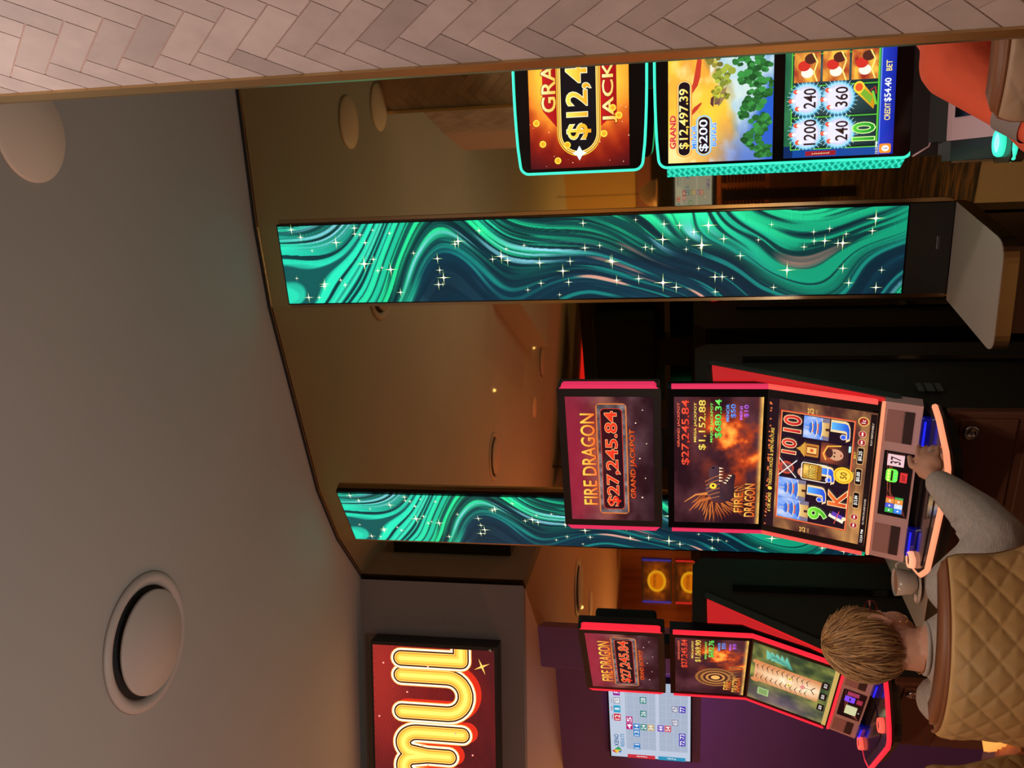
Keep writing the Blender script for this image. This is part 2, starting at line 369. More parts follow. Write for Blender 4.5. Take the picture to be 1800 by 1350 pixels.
b=MB(); e0=Vector(WP[0]); b.prism([(e0.x+n_[0]*.0065,e0.y+n_[1]*.0065),(e0.x+n_[0]*.0065+t_.x*.018,e0.y+n_[1]*.0065+t_.y*.018),(e0.x+t_.x*.018+.004,e0.y+t_.y*.018),(e0.x+.012,e0.y+.006),(e0.x+.012,e0.y+.014),(e0.x-.004,e0.y+.012)],0,CH)
b.build('brass_corner_trim',m_gold,tw)
# ceiling vents, speakers, small lights
m_vent=mat('vent_white',L3(184,174,168),.55); m_spk=mat('speaker_white',L3(222,206,192),.5); m_slot=mat('vent_slot',(.006,.006,.006),.8)
def vent(x,y,z,r,label):
    t=empty('ceiling_vent',(x,y,z),0,label,'air vent','round air vents in the ceilings')
    b=MB(); b.lathe([(r,-.0005),(r*.985,-.008),(r*.93,-.014),(r*.87,-.012),(r*.80,-.002),(r*.80,-.0005)],n=64); b.build('flange_ring',m_vent,t)
    b=MB(); b.lathe([(r*.80,-.0008),(r*.80,-.0012),(.01,-.0012),(.01,-.0008)],n=64); b.build('slot',m_slot,t)
    b=MB(); b.lathe([(.005,-.016),(r*.71,-.016),(r*.745,-.018),(r*.745,-.024),(r*.73,-.027),(.005,-.027)],n=64); b.build('diffuser_disc',m_vent,t)
    return t
vent(-.735,2.345,CH,.198,'large round white air vent on the ceiling nearest the viewpoint')
vent(-3.8,2.05,CH,.2,'round ceiling air vent seen high in the bronze mirror over the central machine')
vent(-5.68,.17,CH,.2,'round ceiling air vent seen small and low in the bronze mirror')
vent(-2.9,5.25,LH,.2,'round air vent in the lower orange ceiling seen in the end mirror panel')
def disc(x,y,z,r,label):
    b=MB(); b.lathe([(r,-.0005),(r,-.006),(r*.96,-.010),(.004,-.0105)],n=56); o=b.build('ceiling_speaker',m_spk,None,(x,y,z)); return tag(o,label,'ceiling speaker','flat round ceiling speakers')
disc(.592,1.875,CH,.118,'flat round ceiling speaker beside the brass edge of the tiled wall')
disc(.53,1.42,CH,.118,'flat round ceiling speaker closest to the tiled wall, seen edge on in the mirror')
disc(-5.5,.8,CH,.11,'flat round ceiling speaker mirrored above the central machine')
disc(-3.68,5.85,LH,.11,'small flat ceiling speaker in the lower orange ceiling')
b=MB(); b.lathe([(.05,-.0005),(.045,-.02),(.03,-.04),(.024,-.11),(.034,-.13),(.02,-.14)],n=24); tag(b.build('ceiling_camera',m_vent,None,(-5.0,-.35,CH)),'small white dome camera hanging from ceiling, seen mirrored','camera')
m_ledw=mat('warm_indicator',(1,.8,.4),em=(1,.75,.35),es=2.5)
for x,y,z in ((-3.541,1.574,CH),(-5.17,.277,CH),(-3.05,5.5,LH)):
    b=MB(); b.lathe([(.012,-.0005),(.012,-.012),(.008,-.02)],n=16); tag(b.build('ceiling_indicator_light',m_ledw,None,(x,y,z)),'tiny warm light fixed to the ceiling, seen as a spark in the mirror','light','tiny ceiling indicator lights')
# ---------------------------------------------------------------- LED columns
def marble(U,V):
    u=U*.62; v=(1-V)*4.7
    bend=.42*np.sin(v*1.5+2.2)+.16*np.sin(v*3.1+.7)
    wx=(fbm(u*1.1+3.1,v*.8,11,2)-.5)*1.1; wy=(fbm(u*1.3+9.2,v*.9+4,17,2)-.5)*.9
    a=u*.95+wx+bend*(.75+.4*u); s=v+wy-u*.6
    broad=fbm(a*2.6,s*.30,31,3); mid=fbm(a*9,s*.5,37,3); fine=fbm(a*26,s*.8,41,3); hair=fbm(a*60,s*1.3,43,2)
    dark=np.clip((fbm(a*1.5+2.3,s*.34+1.2,51,2)-.5)*6-.22+.72*np.exp(-((v-1.25)/.5)**2)*np.clip(1.3-2*np.abs(U-.5),0,1)+.7*np.exp(-((v-3.25)/.6)**2)*np.clip(1.3-2*np.abs(U-.5),0,1),0,1)
    g=mix((14,140,104),(40,236,150),np.clip(mid*2.6-.75,0,1))
    g=mix(g,(40,224,188),np.clip((broad-.56)*7,0,1)*.75)
    g=mix(g,(4,50,54),np.clip((.44-fine)*9,0,1)*.85)
    g=mix(g,(4,30,38),np.clip((.42-hair)*9,0,1)*.85)
    d=mix((6,30,44),(8,46,62),np.clip(mid*2-.5,0,1)); d=mix(d,(12,10,20),np.clip((broad-.5)*6,0,1)*.8)
    d=mix(d,(20,132,122),np.clip((fine-.6)*8,0,1)*.8)
    c=mix(g,d,dark)
    rim=np.clip((hair-.55)*9,0,1)*np.clip((mid-.44)*6,0,1)
    c=mix(c,(150,214,236),rim*np.exp(-((dark-.5)/.3)**2)*.9)
    pk=np.clip((fbm(a*9+5,s*.8+3,71,2)-.74)*18,0,1)*np.clip((fine-.4)*4,0,1); c=mix(c,(232,150,130),pk*.85)
    led=1-.10*((np.floor(U*110)+np.floor(V*860))%2)
    return c*led[...,None]
LEDW,LEDH=.274,2.085
def led_canvas():
    c=Canvas(LEDW,LEDH); c.field(marble,110,800)
    rnd=random.Random(11); big=[(.5,.855,.024),(.42,.81,.02),(.62,.30,.026),(.18,.36,.024),(.85,.29,.022),(.55,.62,.02),(.75,.69,.02),(.3,.72,.019),(.6,.09,.02),(.87,.045,.022),(.35,.52,.019),(.78,.9,.018),(.25,.93,.017),(.45,.44,.02),(.3,.17,.022),(.7,.36,.02)]
    st=[(x,y,r) for x,y,r in big]+[(rnd.uniform(.04,.96),rnd.uniform(.02,.98),rnd.uniform(.007,.016)) for _ in range(75)]
    base=c.lay
    for x,y,r in st:
        c.lay=base; r*=1.35; c.star(x,y,r,(170,214,110),.08); c.star(x,y,r*.62,(255,250,200),.16)
        c.disc(x,y,r*.16/LEDW,(255,255,250),r*.16/LEDH,8)
    return c
lc=led_canvas(); led_mesh=None
def led_column(P,Q,z0,z1,zt,label,base_label):
    """P right corner, Q left corner of the lit face"""
    global led_mesh
    P=Vector(P);Q=Vector(Q); mid=(P+Q)/2; t=(P-Q).normalized(); ang=math.atan2(t.y,t.x); W=(P-Q).length
    e=empty('led_screen_column',(mid.x,mid.y,0),ang,label,'led display','tall green LED screen columns')
    b=MB(); b.box((0,.022,(z0+z1)/2+.0),(W+.012,.036,z1-z0+.012)); b.build('screen_frame',blackgloss,e)
    if led_mesh is None:
        o=lc.build('screen',LEDM,e,(0,-.001,(z0+z1)/2)); led_mesh=o.data
    else: o=link('screen',led_mesh,None,e,(0,-.001,(z0+z1)/2))
    o.scale=(W/LEDW,1,(z1-z0)/LEDH)
    b=MB(); b.box((0,.022,(z0+zt)/2-.004),(W+.010,.034,z0-zt-.006)); b.build('lower_cover',black,e)
    for s in (-1,1):
        b=MB(); b.box((s*(W/2+.013),.03,(zt+z1)/2),(.013,.03,z1-zt)); b.build('side_trim',m_bronze,e)
    b=MB(); b.box((.02,.004,z0-.098),(.045,.004,.011),bev=.002); b.build('badge_plate',mat('dull_badge',(.10,.10,.11),.3,.8),e)
    return e
led_column((.555,2.985),(.293,3.087),.950,3.048,.815,'tall LED screen column with green marbled picture beside the teal machine','')
led_column((-.452,3.545),(-.678,3.765),.933,3.045,.80,'tall LED screen column with green marbled picture partly behind the central machine','')
# ---------------------------------------------------------------- pictures on the gaming machines
def c_fire_topper(v2=False):
    c=Canvas(.47,.278)
    def f(U,V):
        n=fbm(U*6,V*5,3); n2=fbm(U*14,V*10,9)
        col=mix((52,22,28),(112,78,84),np.clip(n*1.9-.5,0,1)); col=mix(col,(150,30,52),blob(U,V,.75,.95,.6,.3)*.8+blob(U,V,.1,.95,.4,.3)*.5)
        col=mix(col,(206,120,60),blob(U,V,.5,.55,.52,.22,2)*(n2*.8))
        return mix(col,(28,10,16),np.clip((.25-V)*3,0,.8))
    c.field(f,90,56)
    # stone bordered plate
    c.rect(.055,.30,.95,.655,(206,112,54),r=.05)
    def st(U,V): 
        n=fbm(U*26,V*14,5); return mix((58,50,54),(140,128,130),n*1.6-.3)
    c.field(st,110,40,(.065,.315,.94,.64))
    c.rect(.095,.35,.912,.605,(196,60,34),r=.05); c.rect(.10,.358,.907,.598,(34,14,22),r=.045)
    c.text('$27,245.84',.505,.475,.155,(236,66,32),(214,40,26),width=.76,out=.0011,outc=(250,190,130))
    c.text('FIRE DRAGON',.50,.755,.165,(255,206,80),(232,104,40),width=.74,out=.0016,outc=(96,30,14))
    c.text('GRAND JACKPOT',.47,.235,.075,(240,110,40),(196,40,26),width=.56,out=.001,outc=(60,8,8))
    for x,y,q in ((.2,.14,.006),(.36,.10,.004),(.52,.16,.005),(.64,.08,.004),(.8,.2,.005),(.9,.12,.004)): c.disc(x,y,q,(250,220,190))
    return c
def dragon(c,cx,cy,s,face=1):
    """a roaring dragon head in profile with a mane of spikes"""
    def P(*pts): return [(cx+x*s*face*c.h/c.w,cy+y*s) for x,y in pts]
    rnd=random.Random(4)
    bl=c.lay
    for k in range(26):
        c.lay=bl+(k%3)*2; a=math.radians(100+k*7.2); r=.34+.12*rnd.random(); b=a+.25
        base=(math.cos(a)*.16-.02,math.sin(a)*.16); tip=(math.cos(b)*r-.04,math.sin(b)*r)
        n=(-math.sin(a)*.035,math.cos(a)*.035)
        c.poly(P((base[0]-n[0],base[1]-n[1]),(base[0]+n[0],base[1]+n[1]),tip),(214,120,52),(120,44,24))
        c.poly(P((base[0]-n[0]*.5,base[1]-n[1]*.5),(base[0]+n[0]*.5,base[1]+n[1]*.5),(tip[0]*.86,tip[1]*.86)),(60,28,34))
    c.poly(P((-.16,-.12),(-.12,.12),(.02,.17),(.16,.12),(.30,.13),(.37,.07),(.34,.01),(.20,.0),(.08,-.02)),(88,58,66),(52,32,40))
    c.poly(P((-.16,-.12),(.08,-.02),(.16,-.06),(.25,-.15),(.22,-.19),(.08,-.17),(-.06,-.19)),(78,46,52),(44,26,34))
    for k in range(5): c.poly(P((.13+.045*k,.005),(.155+.045*k,.005),(.14+.045*k,-.045)),(246,224,180))
    for k in range(4): c.poly(P((.10+.035*k,-.075-.02*k),(.12+.035*k,-.085-.02*k),(.125+.035*k,-.035-.02*k)),(246,224,180))
    for k in range(6): c.stroke(P((-.12+.05*k,.12+.01*k),(-.10+.06*k,.06),(-.08+.06*k,-.0)),.0012,(190,108,60))
    c.stroke(P((-.1,.1),(-.16,.25),(-.30,.36)),[.006,.004,.001],(190,100,50)); c.stroke(P((-.04,.14),(-.06,.28),(-.17,.42)),[.005,.003,.001],(214,130,60))
    c.disc(*P((.07,.075))[0],.008*s*3,(255,214,60)); c.disc(*P((.075,.075))[0],.003*s*3,(40,10,6)); c.disc(*P((.33,.075))[0],.008,(20,8,10))
def c_fire_upper(v2=False):
    c=Canvas(.47,.272)
    def f(U,V):
        n=fbm(U*5,V*4,13); fl=fbm(U*9+V*3,V*6-U*2,23)
        col=mix((40,16,24),(92,50,56),np.clip(n*1.8-.5,0,1))
        F=(blob(U,V,.62,.2,.26,.34)+blob(U,V,.78,.5,.2,.2)*.5)*np.clip(fl*2.6-.75,0,1.2)
        col=mix(col,(214,70,24),F*1.5); col=mix(col,(255,176,70),np.clip(F*2-1,0,1))
        return mix(col,(250,196,96),np.clip((.055-V)*24,0,1)*(.6+.4*fbm(U*30,V*9,3)))
    c.field(f,110,64)
    if not v2: dragon(c,.27,.47,.98)
    else:
        for k in range(7): c.disc(.32,.42+.0*k,.17-.022*k,[(150,96,50),(90,50,34),(170,112,60),(70,38,30),(190,130,70),(60,30,26),(230,170,90)][k])
        for k in range(9): c.rect(.12+.05*k,.05,.14+.05*k,.24,(150,104,60),(70,40,30))
    amt=('$27,245.84','$1,152.88','$680.34','$50','$10') if not v2 else ('$27,245.84','$1,069.90','$682.76','$50','$10')
    c.text('GRAND JACKPOT',.79,.945,.035,(236,100,70),width=.34); c.text(amt[0],.73,.865,.095,(240,92,60),(206,50,40),width=.50,out=.001,outc=(70,12,10))
    c.text('MEGA JACKPOT',.81,.755,.035,(236,206,90),width=.3); c.text(amt[1],.79,.675,.085,(246,226,110),(214,170,60),width=.38,out=.0008,outc=(60,30,0))
    c.text('MAJOR JACKPOT',.81,.57,.035,(120,230,90),width=.3); c.text(amt[2],.84,.495,.08,(140,250,110),(70,200,70),width=.29,out=.0008,outc=(0,40,0))
    c.text('MINOR',.885,.395,.035,(100,160,240),width=.13); c.text(amt[3],.90,.33,.06,(110,170,250),(60,110,220),width=.1)
    c.text('MINI',.885,.245,.03,(190,100,230),width=.1); c.text(amt[4],.90,.185,.055,(200,110,240),(140,60,200),width=.09)
    c.text('FIRE',.18,.245,.10,(250,190,80),(214,80,30),width=.16,out=.0016,outc=(60,14,6)); c.text('DRAGON',.20,.115,.12,(250,196,90),(214,80,30),width=.27,out=.0016,outc=(60,14,6))
    return c
def pagoda(c,x0,y0,x1,y1):
    W=x1-x0;H=y1-y0
    def P(*p): return [(x0+a*W,y0+b*H) for a,b in p]
    c.field(lambda U,V: mix((96,140,226),(196,206,240),np.clip(fbm((U-x0)/W*4,(V-y0)/H*3,8)*2.2-.7,0,1)),12,12,(x0,y0,x1,y1))
    c.poly(P((0,0),(1,0),(1,.25),(.6,.33),(.0,.22)),(120,110,130))
    c.poly(P((.18,0),(.82,0),(.8,.27),(.2,.27)),(226,190,120),(190,140,80)); c.poly(P((.44,0),(.56,0),(.56,.14),(.44,.14)),(70,34,30))
    for i,(y,w_) in enumerate(((.26,.46),(.46,.38),(.64,.30))):
        c.poly(P((.5-w_,y+.02),(.5+w_,y+.02),(.5+w_*.55,y+.15),(.5-w_*.55,y+.15)),(60,120,216),(40,80,180))
        c.stroke(P((.5-w_,y+.05),(.5-w_*.6,y+.02),(.5,y+.0),(.5+w_*.6,y+.02),(.5+w_,y+.05)),.0012,(236,214,170))
        if i<2: c.poly(P((.5-w_*.5,y+.15),(.5+w_*.5,y+.15),(.5+w_*.45,y+.21),(.5-w_*.45,y+.21)),(206,80,56))
    c.stroke(P((.5,.78),(.5,.93)),.001,(236,200,120))
def c_fire_reels():
    c=Canvas(.47,.312)
    c.field(lambda U,V: mix((70,36,34),(196,140,80),np.clip(fbm(U*5,V*5,19)*1.9-.55+.35*(V<.15),0,1)),60,40)
    c.rect(0,.905,1,1,(30,12,22)); c.text('6 OR MORE       TRIGGERS HOLD & SPIN FEATURE',.45,.955,.03,(236,190,80),width=.66); c.disc(.31,.955,.014,(250,206,60))
    bl=c.lay
    for k in range(40): 
        c.lay=bl; r_=random.Random(k); c.disc(r_.random(),.99-.012*r_.random(),.006,(220,110,60))
    c.rect(.085,.185,.925,.885,(214,64,50)); c.rect(.092,.194,.918,.876,(232,150,80)); c.rect(.096,.20,.914,.87,(28,12,28))
    for k in range(1,5): c.rect(.096+k*.1636-.001,.2,.096+k*.1636+.001,.87,(54,28,48))
    X=[.178,.341,.505,.669,.832]
    pagoda(c,.10,.56,.258,.87); pagoda(c,.262,.60,.42,.87); pagoda(c,.752,.42,.912,.66)
    def sym(t,x,y,h,a,b,w_,o=(246,206,150)): c.text(t,x,y,h,a,b,width=w_,out=.0022,outc=o)
    sym('9',.185,.47,.17,(130,226,60),(60,160,30),.085,(200,246,150))
    sym('J',.335,.49,.17,(90,170,250),(30,70,200),.09); sym('K',.335,.29,.165,(240,120,50),(190,60,30),.115)
    sym('10',X[3],.785,.13,(226,70,60),(176,24,34),.105); sym('10',X[4]+.008,.765,.16,(226,70,60),(176,24,34),.118); sym('J',X[4]+.01,.315,.165,(90,180,240),(30,80,200),.10)
    sym('J',.50,.42,.16,(90,170,250),(30,70,200),.09)
    for x,y in ((.30,.46),(.465,.39),(.80,.285)): c.disc(x,y,.02,(230,210,200)); c.disc(x,y,.015,(40,90,230))
    # crossed swords mask
    c.disc(.505,.80,.05,(190,70,50)); c.disc(.505,.79,.035,(110,60,60)); c.stroke([(.44,.87),(.57,.70)],.0016,(236,226,220)); c.stroke([(.57,.87),(.44,.70)],.0016,(236,226,220)); c.disc(.49,.635,.035,(214,150,120))
    # wild tile
    c.rect(.445,.455,.565,.64,(150,100,30),r=.03); c.field(lambda U,V: mix((120,74,20),(236,196,90),fbm(U*30,V*20,4)*1.5-.2),10,10,(.455,.50,.558,.63))
    c.text('WILD',.507,.535,.075,(250,226,110),(214,150,40),width=.10,out=.0018,outc=(90,40,10))
    c.stroke([(p[0]/c.w,p[1]/c.h) for p in rrect(.44*c.w,.57*c.w,.40*c.h,.65*c.h,.008)],.0013,(250,240,220),closed=True)
    c.disc(.52,.255,.062,(250,200,50)); c.disc(.52,.255,.052,(214,150,30)); c.disc(.52,.255,.045,(246,206,70)); c.text('50',.52,.25,.06,(120,70,10),width=.05)
    # lantern
    c.rect(.62,.50,.715,.63,(190,120,50),r=.01); c.rect(.635,.515,.70,.615,(120,50,20)); c.rect(.645,.52,.69,.61,(250,190,110)); c.poly([(.61,.63),(.725,.63),(.69,.67),(.645,.67)],(206,150,60)); c.poly([(.65,.67),(.685,.67),(.668,.715)],(206,150,60)); c.disc(.668,.565,.012,(214,80,40))
    # warrior portrait
    c.field(lambda U,V: mix((40,22,30),(196,90,50),blob(U,V,.66,.42,.08,.12)),16,14,(.592,.22,.745,.48))
    c.disc(.665,.34,.042,(206,150,116),.072); c.disc(.672,.40,.036,(70,36,34),.035); c.stroke([(.62,.43),(.66,.455),(.72,.42),(.735,.30)],.0022,(240,180,70)); c.disc(.652,.35,.006,(40,20,20)); c.disc(.68,.35,.006,(40,20,20)); c.disc(.665,.29,.010,(170,70,60),.008); c.rect(.70,.205,.745,.225,(190,240,236))
    # scroll
    c.poly([(.15,.22),(.175,.21),(.215,.35),(.19,.36)],(236,226,200)); c.poly([(.175,.21),(.205,.205),(.235,.32),(.205,.335)],(96,60,170)); c.stroke([(.14,.30),(.24,.26)],.0012,(220,80,60)); c.disc(.19,.21,.014,(240,220,170))
    for x,t in ((.04,'25'),(.955,'25')): c.text(t,x,.60,.055,(236,180,90),width=.04); c.text('LINES',x,.545,.02,(190,140,80),width=.035)
    # bottom bar
    for x,t in ((.355,'$13.84'),(.535,'$0.00'),(.69,'$0.25')):
        c.rect(x-.062,.085,x+.062,.145,(230,180,120),r=.01); c.rect(x-.058,.089,x+.058,.141,(16,8,10),r=.01); c.text(t,x,.115,.035,(255,250,240),width=.07)
    for x,t in ((.355,'CREDIT'),(.535,'WIN'),(.69,'BET')): c.text(t,x,.165,.02,(236,190,70),width=.05)
    for x in (.16,.225,.79,.85): c.disc(x,.115,.024,(236,190,150)); c.disc(x,.115,.021,(160,36,40)); c.rect(x-.013,.108,x+.013,.122,(240,226,220))
    c.disc(.94,.115,.034,(214,170,90)); c.disc(.94,.115,.026,(150,30,34)); c.text('1c',.94,.115,.035,(255,250,240),width=.024)
    c.rect(0,0,1,.055,(24,12,14)); c.text('12:24 PM',.09,.03,.022,(240,230,220),width=.10); c.text('ALL WINS ON LINES PLAYED',.28,.03,.016,(214,190,170),width=.2); c.text('PLAY RESPONSIBLY',.86,.03,.016,(214,190,170),width=.16)
    return c
def c_tiger():
    c=Canvas(.47,.312)
    c.field(lambda U,V: mix(mix((40,60,40),(150,150,70),np.clip(fbm(U*6,V*6,29)*2-.6,0,1)),(110,80,120),blob(U,V,.1,.6,.2,.5)*.6),60,44)
    c.field(lambda U,V: mix((196,120,70),(246,226,190),np.clip(blob(U,V,.52,.45,.13,.5)*1.1,0,1)*np.clip(.4+fbm(U*14,V*10,2),0,1)),36,30,(.36,.16,.72,.95))
    for k in range(11):
        y=.9-.06*k
        for sx in (-1,1): c.stroke([(.54+sx*.03,y),(.54+sx*.10,y+.025),(.54+sx*(.15+.01*(k%3)),y-.01)],[.0004,.0018,.0003],(40,22,20))
    for sx in (-1,1): c.disc(.54+sx*.06,.52,.018,(240,220,90)); c.disc(.54+sx*.06,.52,.008,(20,20,10)); c.disc(.54+sx*.16,.93,.035,(206,130,80))
    c.disc(.54,.36,.035,(214,130,120),.028); c.stroke([(.54,.33),(.54,.26),(.48,.22)],.002,(70,30,30)); c.stroke([(.54,.26),(.60,.22)],.002,(70,30,30))
    for k in range(5): c.poly([(.75+.03*k,.5+.05*k),(.95,.6+.06*k),(.8,.62+.05*k)],(110,200,180),(40,110,90))
    c.rect(.14,.74,.27,.88,(150,180,120)); c.rect(.16,.76,.25,.86,(120,150,90))
    for x,t in ((.30,'$0.00'),(.50,'$0.00'),(.70,'$0.25')): c.rect(x-.06,.07,x+.06,.15,(16,8,10),r=.01); c.text(t,x,.11,.04,(230,226,220),width=.07)
    c.rect(0,0,1,.05,(190,160,90))
    return c
def c_panel(kind):
    c=Canvas(.225,.082)
    c.rect(0,0,1,1,(10,6,9))
    for k in range(7): c.stroke([(.02+.02*k,.05+.02*k),(.15+.04*k,.5+.03*k),(.22+.12*k,.72+.03*(k%3)),(.98,.9-.1*k)],.0004,(150,70,50))
    if kind=='1':
        cols=[(60,130,220),(206,216,236),(226,140,60),(70,160,80),(60,170,80),(80,90,200),(226,140,60),(200,60,60)]
        for i in range(4):
            for j in range(2):
                x0=.06+i*.075 if i<3 else .285; wv=.072 if i<3 else .03
                c.rect(x0,.18+.30*j,x0+wv,.46+.30*j,cols[(i+4*j)%8])
                if i<3: c.disc(x0+.036,.32+.30*j,.012,(240,240,246))
        c.rect(.54,.46,.74,.86,(120,240,70),r=.12); c.rect(.56,.62,.72,.69,(24,40,12))
        for k in range(4): c.disc(.57+.045*k,.77,.018,(230,250,120)); c.disc(.57+.045*k,.54,.018,(90,250,110))
        c.rect(.79,.30,.965,.86,(226,186,190)); c.text('37',.877,.58,.34,(44,20,26),width=.11)
        c.rect(.56,.14,.71,.38,(206,50,50)); c.text('EXIT',.635,.26,.1,(60,10,12),width=.09)
    else:
        c.rect(.16,.22,.48,.72,(196,196,150)); c.disc(.3,.12,.012,(230,230,210))
        c.rect(.60,.42,.80,.86,(120,70,230),r=.05); c.rect(.65,.60,.75,.66,(30,14,60)); c.rect(.84,.3,.97,.8,(150,50,80)); c.rect(.62,.1,.78,.34,(150,40,60))
    return c
def c_grand_topper():
    c=Canvas(.52,.277)
    def f(U,V):
        r=np.hypot((U-.5)*1.88,(V-.5)); n=fbm(U*8,V*6,33); ray=np.sin(np.arctan2(V-.5,(U-.5)*1.9)*26+n*3)*.5+.5
        col=mix((255,196,60),(226,84,24),np.clip((r-.45)*3+n*.3,0,1)); col=mix(col,(120,22,16),np.clip((r-.62)*3.2+n*.5-ray*.2,0,1)); col=mix(col,(46,12,24),np.clip((r-.88)*4,0,1)); return col
    c.field(f,110,60)
    rnd=random.Random(3)
    bl=c.lay
    for k in range(70): c.lay=bl; c.disc(rnd.random(),rnd.random(),rnd.uniform(.001,.0035),(255,206,150),n=8)
    c.poly([(.2,.70),(.8,.70),(.8,.86),(.3,.86)],(196,30,30),(150,14,20)); c.poly([(.2,.3),(.8,.3),(.74,.12),(.28,.12)],(196,30,30),(150,14,20))
    for d,col in ((0,(250,196,60)),(.008,(150,84,16)),(.016,(255,220,110)),(.026,(190,110,30)),(.034,(255,226,120)),(.044,(20,16,20))):
        c.poly([(p[0]/c.w,p[1]/c.h) for p in rrect((.06+d*.6)*c.w,(.94-d*.6)*c.w,(.28+d)*c.h,(.72-d)*c.h,(.22-d)*c.h,8)],col)
    c.text('$12,497.39',.52,.50,.235,(255,226,90),(250,160,30),width=.74,out=.0018,outc=(250,240,200))
    c.text('GRAND',.505,.80,.14,(250,236,170),(240,190,70),width=.42,out=.0018,outc=(150,30,16)); c.text('JACKPOT',.505,.19,.14,(250,236,170),(240,190,70),width=.56,out=.0018,outc=(150,30,16))
    c.star(.075,.5,.02,(226,246,250),.5,rot=0)
    for x,y in ((.13,.87),(.17,.25),(.30,.16),(.26,.10),(.24,.93),(.04,.72),(.12,.62)): c.disc(x,y,.018,(255,220,70)); c.disc(x,y,.012,(240,170,40))
    return c
def coral(c,x,y,s,seed,col=(46,110,50)):
    rnd=random.Random(seed); base=c.lay
    for k in range(26):
        c.lay=base+k%5; a=rnd.uniform(0,6.28); r=s*math.sqrt(rnd.random()); q=rnd.uniform(.4,.7)*s
        g=rnd.uniform(.7,1.35); c.disc(x+r*math.cos(a),y+r*math.sin(a)*1.6,q*.5,tuple(min(255,v*g) for v in col),n=9)
def c_landscape():
    c=Canvas(.52,.276,.83)
    def f(U,V):
        n=fbm(U*5,V*5,41,5); n2=fbm(U*9,V*8,47)
        sky=mix((250,206,60),(246,160,60),np.clip(n*1.8-.4,0,1)); sky=mix(sky,(250,226,150),blob(U,V,.05,.95,.12,.2)+np.clip((n2-.6)*5,0,1)*.7)
        m=V-(.62-.55*np.abs(U-.62)+(n-.5)*.25)
        col=mix(sky,(170,140,60),np.clip(-m*14,0,1)*(V>.2)); m2=V-(.36+.32*U+(n2-.5)*.18)
        col=mix(col,mix((226,236,220),(150,190,214),n2),np.clip(-m2*10,0,1)); m3=V-(.22+.12*np.sin(U*9)+(n-.5)*.3)
        col=mix(col,(40,90,196),np.clip(-m3*8,0,1)); col=mix(col,(240,246,240),np.clip((n-.62)*9,0,1)*(V<.6)*.8)
        return mix(col,(70,100,190),blob(U,V,.0,.25,.18,.3)*.8)
    c.field(f,130,76)
    for x,y,s,q in ((.12,.20,.05,1),(.22,.12,.06,2),(.36,.18,.06,3),(.30,.25,.05,4),(.5,.22,.06,5),(.62,.3,.05,6),(.06,.09,.05,7),(.44,.08,.06,8),(.58,.12,.06,9),(.75,.2,.06,10)): coral(c,x,y,s,q)
    coral(c,.40,.50,.05,12,(150,150,50)); coral(c,.52,.47,.06,13,(130,140,50)); coral(c,.62,.55,.05,14,(150,140,60))
    c.poly([(.33,.52),(.42,.5),(.45,.44),(.38,.46)],(150,120,80)); c.poly([(.345,.56),(.385,.55),(.38,.50),(.345,.51)],(120,84,70)); c.poly([(.33,.565),(.40,.56),(.385,.59),(.35,.595)],(90,50,50))
    c.stroke([(.36,.86),(.42,.80),(.47,.74),(.52,.72),(.62,.70)],[.006,.008,.007,.008,.006],(196,60,40)); c.stroke([(.28,.80),(.33,.73),(.36,.68)],[.004,.006,.002],(196,60,40))
    for x0,x1,y,h,t in ((.035,.50,.845,.075,'$12,497.39'),(.04,.285,.655,.07,'$200')):
        for d,col in ((0,(236,150,50) if y>.7 else (120,190,240)),(.012,(250,226,160)),(.02,(30,16,24))): c.poly([(p[0]/c.w,p[1]/c.h) for p in rrect((x0+d*.5)*c.w,(x1-d*.5)*c.w,(y-.075+d)*c.h,(y+.075-d)*c.h,(.074-d)*c.h,6)],col)
        c.text(t,(x0+x1)/2,y,h+.02,(255,246,170) if y>.7 else (250,250,255),(250,200,60) if y>.7 else (214,226,250),width=(x1-x0)*.78)
    c.text('GRAND',.19,.955,.055,(226,50,50),(170,20,30),width=.2,out=.001,outc=(250,150,120)); c.text('MINOR',.155,.75,.045,(90,170,240),(40,100,220),width=.14,out=.0009,outc=(200,230,250)); c.text('BONUS',.165,.56,.045,(90,170,240),(40,100,220),width=.14,out=.0009,outc=(200,230,250))
    return c
